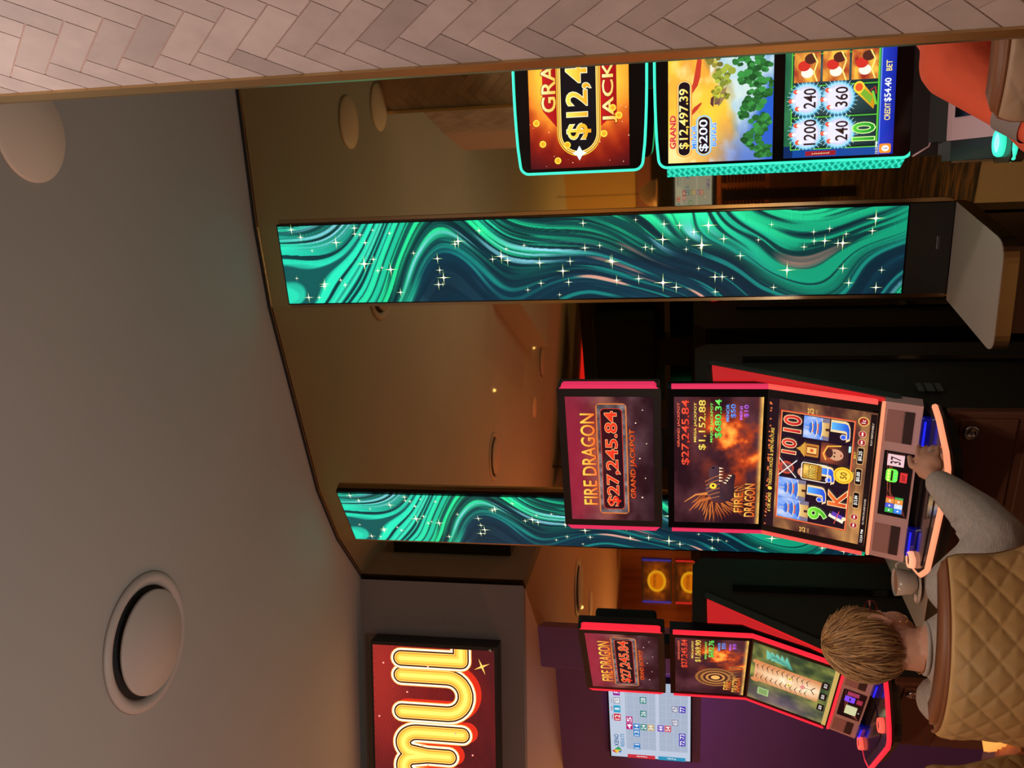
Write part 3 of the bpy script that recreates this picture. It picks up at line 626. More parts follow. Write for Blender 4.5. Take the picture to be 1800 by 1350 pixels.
def c_orbs():
    c=Canvas(.52,.276,.83)
    c.field(lambda U,V: mix((20,70,54),(70,150,90),fbm(U*9,V*9,51)),60,40)
    c.rect(.0,.0,.07,1,(16,40,90)); c.rect(.045,.14,1,.94,(90,190,60)); c.rect(.052,.155,1,.93,(14,34,30))
    for k in range(5): c.field(lambda U,V,k=k: mix((20,36,40),(60,90,90),blob(U,V,.145+.185*k,.6,.09,.4)),8,14,(.062+.185*k,.165,.23+.185*k,.925)); c.rect(.234+.185*k,.155,.242+.185*k,.93,(80,170,60))
    def orb(x,y,t):
        for q,col in ((.105,(40,90,110)),(.098,(90,170,206)),(.09,(160,214,236)),(.078,(206,206,240)),(.066,(226,224,246))): c.disc(x,y,q,col,q*1.55)
        bl=c.lay
        for k in range(28): c.lay=bl; c.stroke([(x+.08*math.cos(k*.2244),y+.124*math.sin(k*.2244)),(x+.118*math.cos(k*.2244+.05),y+.18*math.sin(k*.2244+.05))],.0006,(190,236,250),round_=False)
        for a in (95,40,150): c.disc(x+.062*math.cos(math.radians(a)),y+.12*math.sin(math.radians(a))+.02,.014,(226,96,70)); c.disc(x+.062*math.cos(math.radians(a)),y+.12*math.sin(math.radians(a)),.010,(246,240,236))
        c.text(t,x+.005,y-.03,.11,(50,30,24),width=.115 if len(t)==3 else .15)
    orb(.145,.79,'1200'); orb(.345,.80,'240'); orb(.145,.50,'240'); orb(.345,.51,'360')
    c.text('10',.14,.27,.19,(90,200,60),(30,140,40),width=.10,out=.003,outc=(206,240,150))
    c.poly([(.27,.19),(.33,.17),(.42,.29),(.37,.35)],(240,200,50),(196,130,20)); c.disc(.40,.325,.035,(250,214,60),.05); c.disc(.40,.325,.024,(226,90,40),.035); c.poly([(.30,.22),(.34,.2),(.39,.28),(.36,.31)],(120,170,50)); c.stroke([(.30,.17),(.37,.20)],.003,(120,200,60)); c.stroke([(.36,.17),(.40,.18),(.38,.22)],.0012,(226,50,40))
    for y in (.80,.54,.28):
        c.field(lambda U,V,y=y: mix((150,40,30),(246,190,70),fbm(U*16,V*14,int(y*100))*1.7-.3),16,14,(.445,y-.12,.62,y+.12)); c.disc(.50,y,.03,(246,236,220)); c.disc(.54,y+.03,.03,(206,50,40)); c.disc(.58,y-.03,.03,(80,40,30)); c.stroke([(.45,y-.09),(.5,y-.06),(.56,y-.09),(.61,y-.05)],.002,(250,226,120))
    c.rect(0,.0,1,.135,(36,60,190),(20,36,150)); c.rect(0,.126,1,.135,(110,140,240))
    c.rect(.0,.155,.045,.92,(24,70,150)); c.rect(.008,.52,.036,.80,(150,30,40)); c.text('JACKPOT',.022,.66,.018,(250,220,160),width=.09,rot=math.pi/2)
    c.text('CREDIT',.25,.065,.05,(250,226,120),width=.10); c.text('$54.40',.375,.065,.065,(255,255,255),width=.135); c.text('BET',.515,.065,.05,(250,226,120),width=.06); c.text('12:23PM',.04,.15,.02,(255,255,255),width=.07)
    c.rect(.006,.02,.062,.125,(240,140,40),r=.02); c.disc(.034,.07,.018,(250,240,230)); c.text('i',.034,.07,.04,(30,60,180),width=.004)
    return c
# ---------------------------------------------------------------- gaming machines
m_silver=mat('satin_silver_panel',L3(226,186,190),.42,.15); m_grille=mat('speaker_grille',L3(190,140,138),.5,.1,bump=.5,bs=900)
m_red=mat('red_light_strip',(.3,.02,.03),em=(1,.02,.045),es=.95); m_pink=mat('pink_light_strip',(.3,.04,.08),em=(.78,.022,.10),es=.9); m_coral=mat('coral_light_strip',(.3,.06,.05),em=(1,.085,.07),es=1.0)
m_orange=mat('orange_light_strip',(.4,.2,.1),em=(1,.33,.17),es=1.0); m_fair=mat('red_glow_fairing',(.5,.02,.02),.3,em=(1,.03,.035),es=.45)
m_blue=mat('blue_lit_tray',(.02,.02,.3),.15,em=(.01,.02,1),es=.9); m_base=mat('copper_brown_base',L3(104,64,48),.45,.2,var=.08,vs=3)
m_side=mat('black_cabinet_side',(.024,.022,.018),.6,spec=.25,bump=.1,bs=300); m_teal=mat('teal_light_strip',(.1,1,.8),em=(.03,.86,.55),es=1.0)
m_steel=mat('steel',(.5,.5,.52),.25,1.); m_btn=mat('red_ring_light',(1,.2,.15),em=(1,.10,.07),es=1.0); m_peach=mat('peach_ring_light',(1,.6,.4),em=(1,.35,.2),es=1.0)
m_desk=mat('deck_dark_gloss',(.05,.035,.035),.15)
def profile_strip(name,path,w,m,parent,x,depth=.012):
    """vertical light strip following (y,z) path at side x"""
    b=MB(); P=[]
    for y,z in path: P.append((y,z))
    Q=[(y+depth,z) for y,z in path][::-1]
    b.prism(P+Q,x-w/2,x+w/2,'x'); return b.build(name,m,parent)
def fire_machine(kind,pos,ang,label):
    e=empty('gaming_machine',(*pos,0),-math.radians(ang),label,'gaming machine','red lit gaming machines with three stacked screens')
    strip=m_pink if kind=='1' else m_red; rim=m_orange if kind=='1' else m_red
    # top display
    b=MB(); b.prism(rrect(-.268,.268,1.708,2.036,.012),.0,.055,'y'); t=b.build('top_display',black,e)
    c_fire_topper(kind=='2').build('screen',SCREEN,t,(-.002,-.0012,1.872))
    for s in (-1,1):
        b=MB(); b.prism([(s*.262,1.716),(s*.262,2.028),(s*.276,2.014),(s*.276,1.730)],-.002,.022,'y'); b.build('edge_light',strip,t)
    b=MB(); b.prism([(s_,z) for s_,z in ((-.07,1.60),(.07,1.60),(.06,1.76),(-.06,1.76))],.056,.10,'y'); b.build('display_mount',black,e)
    b=MB(); b.box((0,.10,1.86),(.36,.085,.24),bev=.012); b.build('rear_housing',m_side,e)
    # main double display
    prof=[(0,1.688),(0,1.385),(-.103,1.078),(-.075,1.066),(.035,1.378),(.05,1.40),(.05,1.688)]
    b=MB(); b.prism(prof,-.262,.262,'x'); d=b.build('main_display',blackgloss,e)
    c_fire_upper(kind=='2').build('upper_screen',SCREEN,d,(-.002,-.0012,1.532))
    tl=math.atan2(.103,.307)
    cc=(c_fire_reels() if kind=='1' else c_tiger()); cc.build('reel_screen',SCREEN,d,(-.002,-.0515-.0012,1.2315),rx=-tl)
    for s in (-1,1): profile_strip('edge_light',[(-.004,1.676),(-.004,1.385)],.012,strip,d,s*.268,.014); profile_strip('edge_light',[(-.004,1.385),(-.104,1.088)],.012,m_coral if kind=='1' else strip,d,s*.268,.014)
    b=MB(); b.box((0,-.101,1.071),(.54,.010,.008)); b.build('divider_light',rim if kind=='2' else m_orange,d)
    # glowing side fairings and cabinet
    for s in (-1,1):
        b=MB(); b.prism([(.050,1.548),(.145,1.548),(.158,1.535),(.135,1.46),(-.088,1.066),(-.070,1.066),(.036,1.385),(.05,1.42)],s*.262,s*.272,'x'); b.build('side_fairing',m_fair,e)
        b=MB(); b.prism([(.150,1.556),(.170,1.556),(.172,1.545),(-.060,1.02),(-.088,1.02),(-.088,1.04)],s*.2722,s*.2755,'x'); b.build('fairing_edge',mat('grey_green_edge',L3(52,58,56),.5),e)
    b=MB(); b.prism([(.055,1.60),(.30,1.60),(.335,1.56),(.335,0),(-.12,0),(-.12,.93),(-.085,1.06),(.03,1.36)],-.2615,.2615,'x'); cab=b.build('cabinet',m_side,e)
    b=MB(); b.box((.268,.20,.8),(.008,.026,1.3)); b.build('side_groove',blackgloss,cab)
    for k in range(3): b=MB(); b.box((.2735,-.012,.955-.026*k),(.002,.050,.016 if k!=1 else .022)); b.build('side_latch_plate',mat('latch_grey',(.07,.08,.075),.5),cab)
    b=MB(); b.prism([(.336,1.50),(.336,.2),(.348,.2),(.348,1.50)],-.20,.20,'x'); b.build('rear_door',blackgloss,cab)
    # silver control fascia
    def onp(x,v,dy=0): # v 0 top .. 1 bottom of the fascia
        return (x,-.104-.030*v-dy,1.066-.088*v)
    b=MB(); b.prism([(-.103,1.068),(-.136,.972),(-.09,.965),(-.06,1.06)],-.27,.274,'x'); fa=b.build('control_fascia',m_silver,e)
    pl=math.atan2(.033,.096); rot=Matrix.Rotation(-pl,3,'X')
    def plate(name,x0,x1,v0,v1,m,dy=.001,th=.002,bev=.0):
        b=MB(); cx=(x0+x1)/2; b.box((cx,-.1035-.0325*(v0+v1)/2-dy,1.067-.095*(v0+v1)/2),(x1-x0,th,(v1-v0)*.1),rot,bev); return b.build(name,m,fa)
    for s in (-1,1):
        x0,x1=sorted((s*.145,s*.25)); plate('speaker_grille',x0,x1,.07,.52,m_grille); plate('card_slot_plate',x0,x1,.54,.80,mat('slot_plate_dark',(.05,.03,.035),.35))
        b=MB(); b.box((s*.19,-.141,.958),(.105,.016,.032),rot,.006); b.build('lit_tray',mat('dark_blue_tray',(.004,.004,.04),.12,em=(0,.004,.30),es=.3),fa)
        b=MB(); b.box((s*.19,-.1515,.966),(.085,.003,.006),rot); b.build('tray_glow',m_blue,fa)
    c_panel(kind).build('player_display',SCREEN,fa,(.002,-.122,1.018),rx=-pl)
    # button deck with lit rim
    rimp=[(.275,-.130),(.262,-.185),(.215,-.285),(.185,-.318),(.15,-.328),(.0,-.305),(-.19,-.275),(-.245,-.225),(-.275,-.15)]
    b=MB(); b.prism([(-.262,-.1)]+[(x,y+.004) for x,y in rimp[::-1]]+[(.262,-.1)],.925,.950,'z'); dk=b.build('button_deck',m_desk,e)
    b=MB(); b.prism([(x*.93,y*.93) for x,y in [(-.262,-.12)]+rimp[::-1]+[(.262,-.12)]],.895,.925,'z'); b.build('deck_underside',black,dk)
    b=MB(); b.tube([(x,y-.004,.943) for x,y in rimp],.0085,6,flat=(1,1)); b.build('rim_light',rim,dk)
    b=MB(); b.prism([(-.22,-.155),(-.2,-.245),(-.02,-.27),(.1,-.275),(.1,-.155)],.950,.9525,'z'); b.build('glass_touch_plate',blackgloss,dk)
    for x,y,r in ((-.238,-.165,.026),(.165,-.26,.026)):
        b=MB(); b.lathe([(r,0),(r,.012),(r*.92,.018),(r*.70,.018),(r*.70,.012),(r*.1,.013)],(x,y,.950),28); bt=b.build('play_button',m_peach if kind=='1' else m_btn,dk)
        b=MB(); b.lathe([(r*.66,.0),(r*.62,.0035),(.002,.004)],(x,y,.9625),24); b.build('button_cap',mat('button_cap_red',(.12,.02,.02),.2),dk)
    # base
    b=MB(); b.box((0,-.135,.46),(.53,.03,.90),bev=.006); bs=b.build('base_front',m_base,e)
    b=MB(); b.box((0,-.153,.80),(.49,.008,.15),bev=.003); b.build('upper_door',m_base,bs)
    b=MB(); b.box((0,-.153,.42),(.49,.008,.56),bev=.003); dr=b.build('lower_door',m_base,bs)
    for x in (-.1,0,.1): b=MB(); b.box((x,-.158,.5),(.012,.004,.30)); b.build('door_rib',m_base,dr)
    b=MB(); b.lathe([(.022,0),(.022,.006),(.018,.008),(.010,.008),(.009,.004),(.003,.005)],(.205,-.158,.845),28,axis=(0,-1,0)); b.build('door_lock',m_steel,bs)
    return e
M1=fire_machine('1',(-.248,2.965),26.6,'central gaming machine with red lit edges, fire dragon jackpot screens and seated grey-sweater player')
M2=fire_machine('2',(-1.115,3.64),47.4,'red lit gaming machine with tiger reel screen, turned away beyond the blond player')
def teal_machine(pos,ang):
    e=empty('gaming_machine',(*pos,0),-math.radians(ang),'teal lit gaming machine with grand jackpot and mountain landscape screens beside the tiled wall','gaming machine')
    cx=-.025
    # curved outlines
    def outline(z0,z1,x0,x1,bulge,n=6):
        P=[]
        r=.022
        for a,b_,s in ((x1-r,z1-r,0),(x0+r,z1-r,90),(x0+r,z0+r,180),(x1-r,z0+r,270)):
            for k in range(n+1):
                t=math.radians(s+90*k/n); x=a+r*math.cos(t); z=b_+r*math.sin(t); f=1-((x-(x0+x1)/2)/((x1-x0)/2))**2
                P.append((x,z+(bulge if z>(z0+z1)/2 else -bulge)*f))
        N=len(P); Q=[]
        for i in range(N):
            a=P[i]; b_=P[(i+1)%N]; Q.append(a)
            if abs(a[0]-b_[0])>.1:
                for k in range(1,10):
                    x=a[0]+(b_[0]-a[0])*k/10; f=1-((x-(x0+x1)/2)/((x1-x0)/2))**2; z=a[1]; Q.append((x,z+(bulge if z>(z0+z1)/2 else -bulge)*(f)))
        return Q
    def ring(pts,wd,y0,y1,name,m,parent):
        b=MB(); b.tube([(x,y0,z) for x,z in pts],wd,6,closed=True); return b.build(name,m,parent)
    o1=outline(1.752,2.092,cx-.272,cx+.272,.012)
    b=MB(); b.prism(o1,0.0,.05,'y'); t=b.build('top_display',blackgloss,e)
    c_grand_topper().build('screen',SCREEN,t,(cx+.001,-.0012,1.9255)); ring(o1,.0042,.0,0,'edge_light',m_teal,t)
    b=MB(); b.box((cx,.06,1.92),(.34,.06,.26),bev=.015); b.build('rear_housing',m_side,t)
    b=MB(); b.box((cx,.075,1.74),(.10,.04,.14)); b.build('display_mount',black,e)
    o2=outline(1.052,1.706,cx-.270,cx+.270,.010)
    b=MB(); b.prism(o2,0.0,.04,'y'); d=b.build('main_display',blackgloss,e)
    c_landscape().build('upper_screen',SCREEN,d,(cx+.001,-.0012,1.543)); c_orbs().build('reel_screen',SCREEN,d,(cx+.001,-.0012,1.238)); ring(o2,.0042,0,0,'edge_light',m_teal,d)
    for s in (-1,1):
        c=Canvas(.072,.62)
        def f(U,V): 
            k=np.floor(V*44); g=np.abs(((V*44)%1)-.5+.25*np.sin(U*6.28*1.5+k*1.57)); return mix((70,255,220),(6,150,120),np.clip(g*2.4-.1,0,1))
        c.field(f,8,220); o=c.build('woven_side_light',SCREEN,d,(cx+s*.2845,.034,1.375),dim=.85); o.rotation_euler=(0,0,s*math.radians(67)); o.scale=(.75,1,1)
        b=MB(); b.prism([(cx+s*.2725,.009),(cx+s*.2945,.060),(cx+s*.262,.060),(cx+s*.262,.009)],1.066,1.684,'z'); b.build('side_glow_backing',mat('teal_dark',(.01,.10,.08),.4),d)
    # cabinet behind and below
    b=MB(); b.prism([(.04,1.62),(.25,1.60),(.25,0),(-.16,0),(-.16,.86),(-.10,.93),(.04,1.06)],cx-.235,cx+.235,'x'); cab=b.build('cabinet',m_side,e)
    # lower curved apron under the screens
    b=MB(); b.prism([(-.004,1.056),(-.012,.99),(-.045,.955),(-.02,.93),(.04,1.0),(.04,1.056)],cx-.268,cx+.268,'x'); ap=b.build('apron',mat('apron_satin_black',(.02,.02,.022),.35),e)
    b=MB(); b.tube([(cx-.268,-.006,1.05),(cx-.245,-.010,1.012),(cx-.20,-.014,1.000),(cx+.2,-.014,1.0),(cx+.245,-.010,1.012),(cx+.268,-.006,1.05)],.0025,6); b.build('apron_trim',m_silver,ap)
    # control deck
    b=MB(); b.prism([(-.02,.955),(-.02,.985),(-.07,.975),(-.30,.905),(-.31,.885),(-.24,.86),(-.02,.90)],cx-.235,cx+.235,'x'); dk=b.build('control_deck',m_silver,e)
    b=MB(); th=math.atan2(.07,.23); b.box((cx+.02,-.185,.9435),(.40,.20,.004),Matrix.Rotation(th,3,'X')); b.build('touch_screen',blackgloss,dk)
    b=MB(); b.box((cx-.10,-.12,.966),(.07,.06,.002),Matrix.Rotation(th,3,'X')); b.build('touch_screen_page',mat('pale_page',(.8,.8,.95),em=(.62,.62,.9),es=.9),dk)
    b=MB(); b.prism([(-.05,.99),(-.06,.90),(-.16,.82),(-.30,.80),(-.33,.88),(-.30,.905),(-.07,.975)],cx-.285,cx-.236,'x'); b.build('deck_side',black,dk)
    b=MB(); b.prism([(-.05,.965),(-.085,.965),(-.13,.85),(-.09,.84)],cx-.290,cx-.284,'x'); b.build('side_speaker_grille',mat('brown_mesh',L3(120,92,60),.5,bump=.6,bs=500),dk)
    px,py,pz=cx-.262,-.255,.915
    b=MB(); b.prism(rrect(px-.035,px+.055,py-.07,py+.055,.02),pz-.03,pz,'z'); pod=b.build('button_pod',mat('pod_bronze',L3(84,72,62),.25,.6),dk)
    b=MB(); b.lathe([(.032,0),(.032,.008),(.029,.013),(.024,.013),(.024,.008)],(px+.01,py-.005,pz),32); b.build('button_ring',m_teal,pod)
    b=MB(); b.lathe([(.0235,0),(.022,.010),(.002,.011)],(px+.01,py-.005,pz),28); b.build('button_face',mat('pale_blue_lit_face',(.5,.8,1),em=(.35,.75,.95),es=.8),pod)
    b=MB(); b.tube([(px-.030,py-.045,pz-.008),(px-.026,py-.062,pz-.008),(px-.008,py-.070,pz-.008),(px+.045,py-.071,pz-.008)],.006,8); b.build('pod_light',m_teal,pod)
    b=MB(); b.box((cx,-.165,.42),(.46,.03,.84),bev=.006); b.build('base_front',m_base,e)
    return e
teal_machine((.885,2.465),12)
# a pair of distant machines only the end mirror shows, and the LED sign far left
def far_machine(x,y,rz,label):
    e=empty('gaming_machine',(x,y,0),rz,label,'gaming machine')
    b=MB(); b.prism([(0,1.3),(.4,1.3),(.4,0),(-.1,0),(-.1,.9)],-.28,.28,'x'); b.build('cabinet',m_side,e)
    for z0,nm in ((1.74,'top_screen'),(1.38,'upper_screen'),(1.0,'reel_screen')):
        c=Canvas(.50,.30); c.field(lambda U,V: mix((40,16,10),(214,110,30),blob(U,V,.5,.5,.6,.5)*fbm(U*8,V*7,int(z0*10))*1.5),30,20)
        c.disc(.5,.5,.27,(250,190,40),.34); c.disc(.5,.5,.21,(226,130,20),.25)
        c.text('JACKPOT',.5,.56,.13,(120,40,10),width=.34); 
        b=MB(); b.box((0,.02,z0+.16),(.54,.036,.33)); f=b.build('screen_housing',black,e); c.build(nm,SCREEN,f,(0,-.0012,z0+.16))
        for s in (-1,1): b=MB(); b.box((s*.262,-.002,z0+.16),(.012,.01,.31)); b.build('edge_light',mat('blue_strip',(0,0,1),em=(.03,.06,1),es=1.0) if z0>1.7 else m_red,f)
    return e
far_machine(-6.25,7.05,math.radians(92),'distant gaming machine with golden jackpot screens seen in the end mirror panel')
far_machine(-6.1,7.85,math.radians(96),'distant gaming machine before the wood wall, farther along from the golden one')
# ---------------------------------------------------------------- LED sign on the bulkhead
def ST(c,P,wd,col,flat=False):
    bl=c.lay
    for p,q in zip(P[:-1],P[1:]): c.lay=bl; c.stroke([p,q],wd,col,round_=False)
    for q in (P[:-1] if flat else P): c.lay=bl; c.disc(q[0],q[1],wd/c.w,col,wd/c.h,n=18)
def sign_canvas(w,h):
    c=Canvas(w,h)
    c.field(lambda U,V: mix(mix((120,24,22),(62,20,24),fbm(U*4,V*4,61)*1.3-.1),(150,40,34),blob(U,V,.9,.95,.35,.3)+blob(U,V,.1,.8,.2,.3)*.4)*(1-.12*((np.floor(U*160)+np.floor(V*76))%2))[...,None],130,70)
    a=w/h
    def arc(cx,cy,rx,a0,a1,n=12): return [(cx+rx*math.cos(math.radians(t))/a,cy+rx*math.sin(math.radians(t))) for t in np.linspace(a0,a1,n)]
    T=.765; B=.27; 
    U_=[(x,y) for x,y in ([(.735,T)]+[(.735,.385)]+arc(.735+.150/a,.385,.150,180,360)[1:-1]+[(.735+.300/a,.385),(.735+.300/a,T)])]
    Lp=[(.952,T),(.952,B),(.999,B)]
    Mp=[(.04,.22),(.04,.60)]+[(.085,.76),(.15,.78),(.20,.70),(.265,.50),(.33,.70),(.38,.78),(.45,.76),(.49,.60)]+[(.49,.22)]
    Ra=[(.608+.045*math.cos(math.radians(t)),.64+.12*math.sin(math.radians(t))) for t in range(0,150,12)]
    Mp=[(.653,.27)]+Ra+[(.560,.56)]+[(1.120-x,y) for x,y in Ra[::-1]]+[(.467,.27)]; Mi=[(.560,.56),(.560,.38)]
    for P in (Mi,Mp,U_): ST(c,[(x+.012,y-.045) for x,y in P],h*.084,(196,40,22))
    for grp,q in (((Mi,Mp),False),((U_,),False),((Lp,),True)):
        for k,col in ((.087,(250,150,60)),(.081,(255,240,200)),(.066,(60,22,14)),(.053,(255,206,100)),(.046,(226,124,36)),(.038,(255,186,70)),(.016,(255,214,100))):
            for P in grp: ST(c,P,h*k,col,q)
    c.star(.935,.10,.04,(255,190,90),.16,rot=.4)
    rnd=random.Random(2)
    for k in range(14): c.disc(rnd.uniform(.03,.97),rnd.uniform(.04,.96),.004,(255,150,130),n=8)
    return c
sg=empty('led_sign',(-1.198,4.012,2.768),math.radians(-3.9)-0.0,'glowing gold and red LED sign reading MUL on the grey bulkhead','sign')
b=MB(); b.box((-.6,.055,0),(1.20,.10,.60)); b.build('sign_housing',black,sg)
sign_canvas(1.17,.578).build('sign_screen',LEDM,sg,(-.6,.0035,0))
b=MB(); b.lathe([(.008,0),(.008,.004),(.005,.006)],(-.012,.003,-.27),12,axis=(0,-1,0)); b.build('sign_screw',m_steel,sg)
# the sign hung at the far left that the mirror shows as a red sliver
sg2=empty('led_sign',(-7.0,-.35,2.62),math.radians(90),'long red LED sign at the far left, a red sliver in the mirror','sign')
b=MB(); b.box((0,.06,0),(3.2,.10,.56)); b.build('sign_housing',black,sg2)
c=Canvas(3.15,.5); c.field(lambda U,V: mix((200,20,24),(250,50,50),fbm(U*20,V*4,5)),80,16); c.text('JACKPOT',.5,.5,.5,(255,226,200),width=.6)
c.build('sign_screen',LEDM,sg2,(0,.0,0))
b=MB(); b.box((-1.2,.06,.40),(.03,.03,.25)); b.build('sign_hanger',black,sg2); b=MB(); b.box((1.2,.06,.40),(.03,.03,.25)); b.build('sign_hanger',black,sg2)
# ---------------------------------------------------------------- keno television on the plum wall
def keno_canvas(w,h):
    c=Canvas(w,h); c.rect(0,0,1,1,(196,206,226)); c.rect(.115,.03,1,.80,(172,184,206))
    for k in range(11): c.rect(.115+k*.0885,.03,.117+k*.0885,.80,(196,208,226))
    for k in range(9): 
        y=.03+k*.0885+(.04 if k>=4 else 0); c.rect(.115,y,1,y+.003,(200,210,228))
    c.rect(.115,.385,1,.425,(198,206,228))
    def cell(i,j,t,col):
        x=.16+.0885*i; y=.755-.0885*j-(.035 if j>=4 else 0); c.rect(x-.042,y-.04,x+.042,y+.04,col); c.text(t,x,y,.055,(250,250,255),width=.06)
    mg=(190,30,120); bl=(50,130,200); gr=(60,140,130); ye=(200,170,110); vi=(120,80,190); rd=(206,80,90); gy=(150,150,170); pu=(80,60,180)
    for i,j,t,col in ((3,0,'4',mg),(4,0,'5',mg),(0,1,'11',bl),(2,1,'13',bl),(3,1,'14',bl),(3,2,'24',gr),(5,2,'26',gr),(3,3,'34',ye),(3,4,'44',vi),(3,5,'54',rd),(4,6,'65',gy),(6,6,'67',gy),(1,7,'72',pu),(2,7,'73',pu),(6,7,'77',pu),(7,2,'28',gr)): cell(i,j,t,col)
    c.rect(0,.44,.05,.79,(206,50,60)); c.rect(0,.06,.05,.40,(50,150,190)); c.text('Heads',.025,.61,.022,(255,255,255),width=.10,rot=math.pi/2); c.text('Tails',.025,.23,.022,(255,255,255),width=.09,rot=math.pi/2)
    c.text('KENO',.235,.925,.055,(20,90,140),width=.15); c.text('RESULTS',.235,.85,.045,(30,130,180),width=.17)
    c.poly([(.05,.93),(.10,.86),(.10,.96)],(240,200,60)); c.poly([(.10,.86),(.15,.90),(.10,.96)],(60,160,110)); c.poly([(.05,.93),(.10,.96),(.08,.99)],(206,60,60)); c.poly([(.06,.88),(.10,.86),(.075,.91)],(40,110,190))
    for x,t,col,lb in ((.54,'12',(206,30,50),'Heads'),(.65,'8',(40,160,200),'Tails'),(.76,'65',(170,170,190),'Lucky Last'),(.87,'P',(150,40,150),'')):
        c.rect(x-.045,.86,x+.045,.945,col); c.text(t,x,.902,.06,(255,255,255),width=.06 if len(t)>1 else .03)
        if lb: c.text(lb,x,.967,.02,(150,40,50),width=.06)
    return c
def television(pos,ang,w,h,label):
    e=empty('television',pos,ang,label,'television')
    b=MB(); b.box((0,.02,0),(w+.02,.04,h+.02),bev=.003); b.build('screen_frame',blackgloss,e)
    keno_canvas(w,h).build('screen',SCREEN,e,(0,-.0012,0),dim=.8)
    return e
# plum wall from (-1.65,5.2) to (-2.38,5.56)
td=Vector((.73,-.36)).normalized(); tn=Vector((-td.y,td.x))*-1
tc0=Vector((-1.95,5.348))+tn*.036
television((tc0.x,tc0.y,1.822),math.atan2(td.y,td.x),.60,.465,'wall television showing white keno results board on the plum wall')
# ---------------------------------------------------------------- shelves, cup, rear room
m_stone=mat('speckled_stone_top',L3(176,160,148),.35,var=.08,vs=160,bump=.05,bs=400)
def roundpoly(P,rs,n=6):
    out=[]
    N=len(P)
    for i in range(N):
        r=rs[i]; p=Vector(P[i])
        if r<=0: out.append(tuple(p)); continue
        a=(Vector(P[i-1])-p).normalized(); b=(Vector(P[(i+1)%N])-p).normalized()
        p0=p+a*r; p1=p+b*r
        for k in range(n+1):
            t=k/n; out.append(tuple(p0*(1-t)**2+p*2*t*(1-t)+p1*t*t))
    return out
def shelf(P,zt,label,th=.042,edge=None):
    rs=[0,0,.05,.06]
    e=empty('side_shelf',(0,0,0),0,label,'shelf')
    Q=roundpoly(P,rs); b=MB(); b.prism(Q,zt-.003,zt); b.build('stone_top',m_stone,e)
    c=Vector((sum(p[0] for p in P)/4,sum(p[1] for p in P)/4)); b=MB(); b.prism([tuple(c+(Vector(q)-c)*.998) for q in Q],zt-th,zt-.003); b.build('edge_band',edge or m_gold,e)
    Q2=[tuple(c+(Vector(q)-c)*.80+Vector((.012,.045))) for q in P]
    b=MB(); b.prism(Q2,0,zt-th); bx=b.build('cabinet',m_brownwood,e)
    return e
shelf([(.562,2.985),(.270,3.095),(.082,2.665),(.372,2.565)],.812,'stone topped shelf with brass edge under the nearer green LED column')
shelf([(-.47,3.50),(-.665,3.72),(-.83,3.16),(-.60,3.04)],.872,'dark side shelf holding the coffee cup between the two red machines',edge=black)
cup=empty('coffee_cup',(-.655,3.17,.8735),0,'white coffee cup with handle on saucer between the two red gaming machines','cup')
m_china=mat('white_china',L3(206,196,190),.2)
b=MB(); b.lathe([(.022,0),(.026,.003),(.066,.009),(.068,.012),(.03,.008),(.002,.007)],n=40); b.build('saucer',m_china,cup)
b=MB(); b.lathe([(.022,.010),(.030,.012),(.040,.030),(.0455,.078),(.0435,.078),(.038,.031),(.02,.016),(.002,.015)],n=40); b.build('bowl',m_china,cup)
b=MB(); b.lathe([(.0425,.068),(.0425,.070),(.002,.0705)],n=32); b.build('coffee',mat('milky_coffee',L3(206,140,96),.35),cup)
b=MB(); b.tube([(.042,-.002,.070),(.058,-.004,.074),(.070,-.005,.062),(.066,-.005,.045),(.040,-.002,.032)],.0045,8); b.build('handle',m_china,cup)
b=MB(); b.sphere((-.048,-.01,.014),.012,(1.3,.8,.5)); tag(b.build('wrapped_biscuit',mat('biscuit_wrap',L3(226,206,196),.4),None,(-.655,3.17,.8735)),'small pale biscuit packet on the saucer of coffee cup','biscuit')
# things behind the viewpoint, shown by the mirror
e=empty('pendant_lamp',(-2.32,-4.64,0),0,'dome pendant lamp hanging in the rear room, seen in the mirror','lamp')
b=MB(); b.lathe([(.02,2.13),(.07,2.11),(.14,2.03),(.17,1.92),(.168,1.92),(.138,2.025),(.068,2.10),(.018,2.12)],n=32); b.build('lamp_shade',mat('tan_shade',L3(206,160,120),.5,em=(.5,.28,.12),es=.10),e)
b=MB(); b.tube([(0,0,2.12),(0,0,3.14)],.004,6); b.build('cord',black,e)
e=empty('television',(-1.63,-2.72,0),math.radians(180-16),'small keno television on a dark post, reflected beside the LED column','television')
b=MB(); b.box((0,.03,.62),(.10,.06,1.24)); b.build('post',m_dark,e)
b=MB(); b.box((0,.02,1.52),(.58,.04,.37)); f=b.build('screen_frame',blackgloss,e); keno_canvas(.56,.35).build('screen',SCREEN,f,(0,-.0012,1.52),dim=.8)
e=empty('slatted_divider',(-2.35,-4.9,0),math.radians(-12),'timber slatted divider screen in the rear room, seen in the mirror','divider')
b=MB(); b.box((0,0,.30),(1.5,.12,.60)); b.build('plinth',m_brownwood,e)
b=MB()
for z in (.62,1.18): b.box((0,0,z),(1.5,.05,.05))
for x in (-.73,0,.73): b.box((x,0,.9),(.05,.05,.55))
b.build('frame',m_wood,e)
for k in range(12):
    b=MB(); b.box((0,0,.68+k*.041),(1.42,.02,.013),Matrix.Rotation(.03,3,'Y')); b.build('slat',m_wood,e)
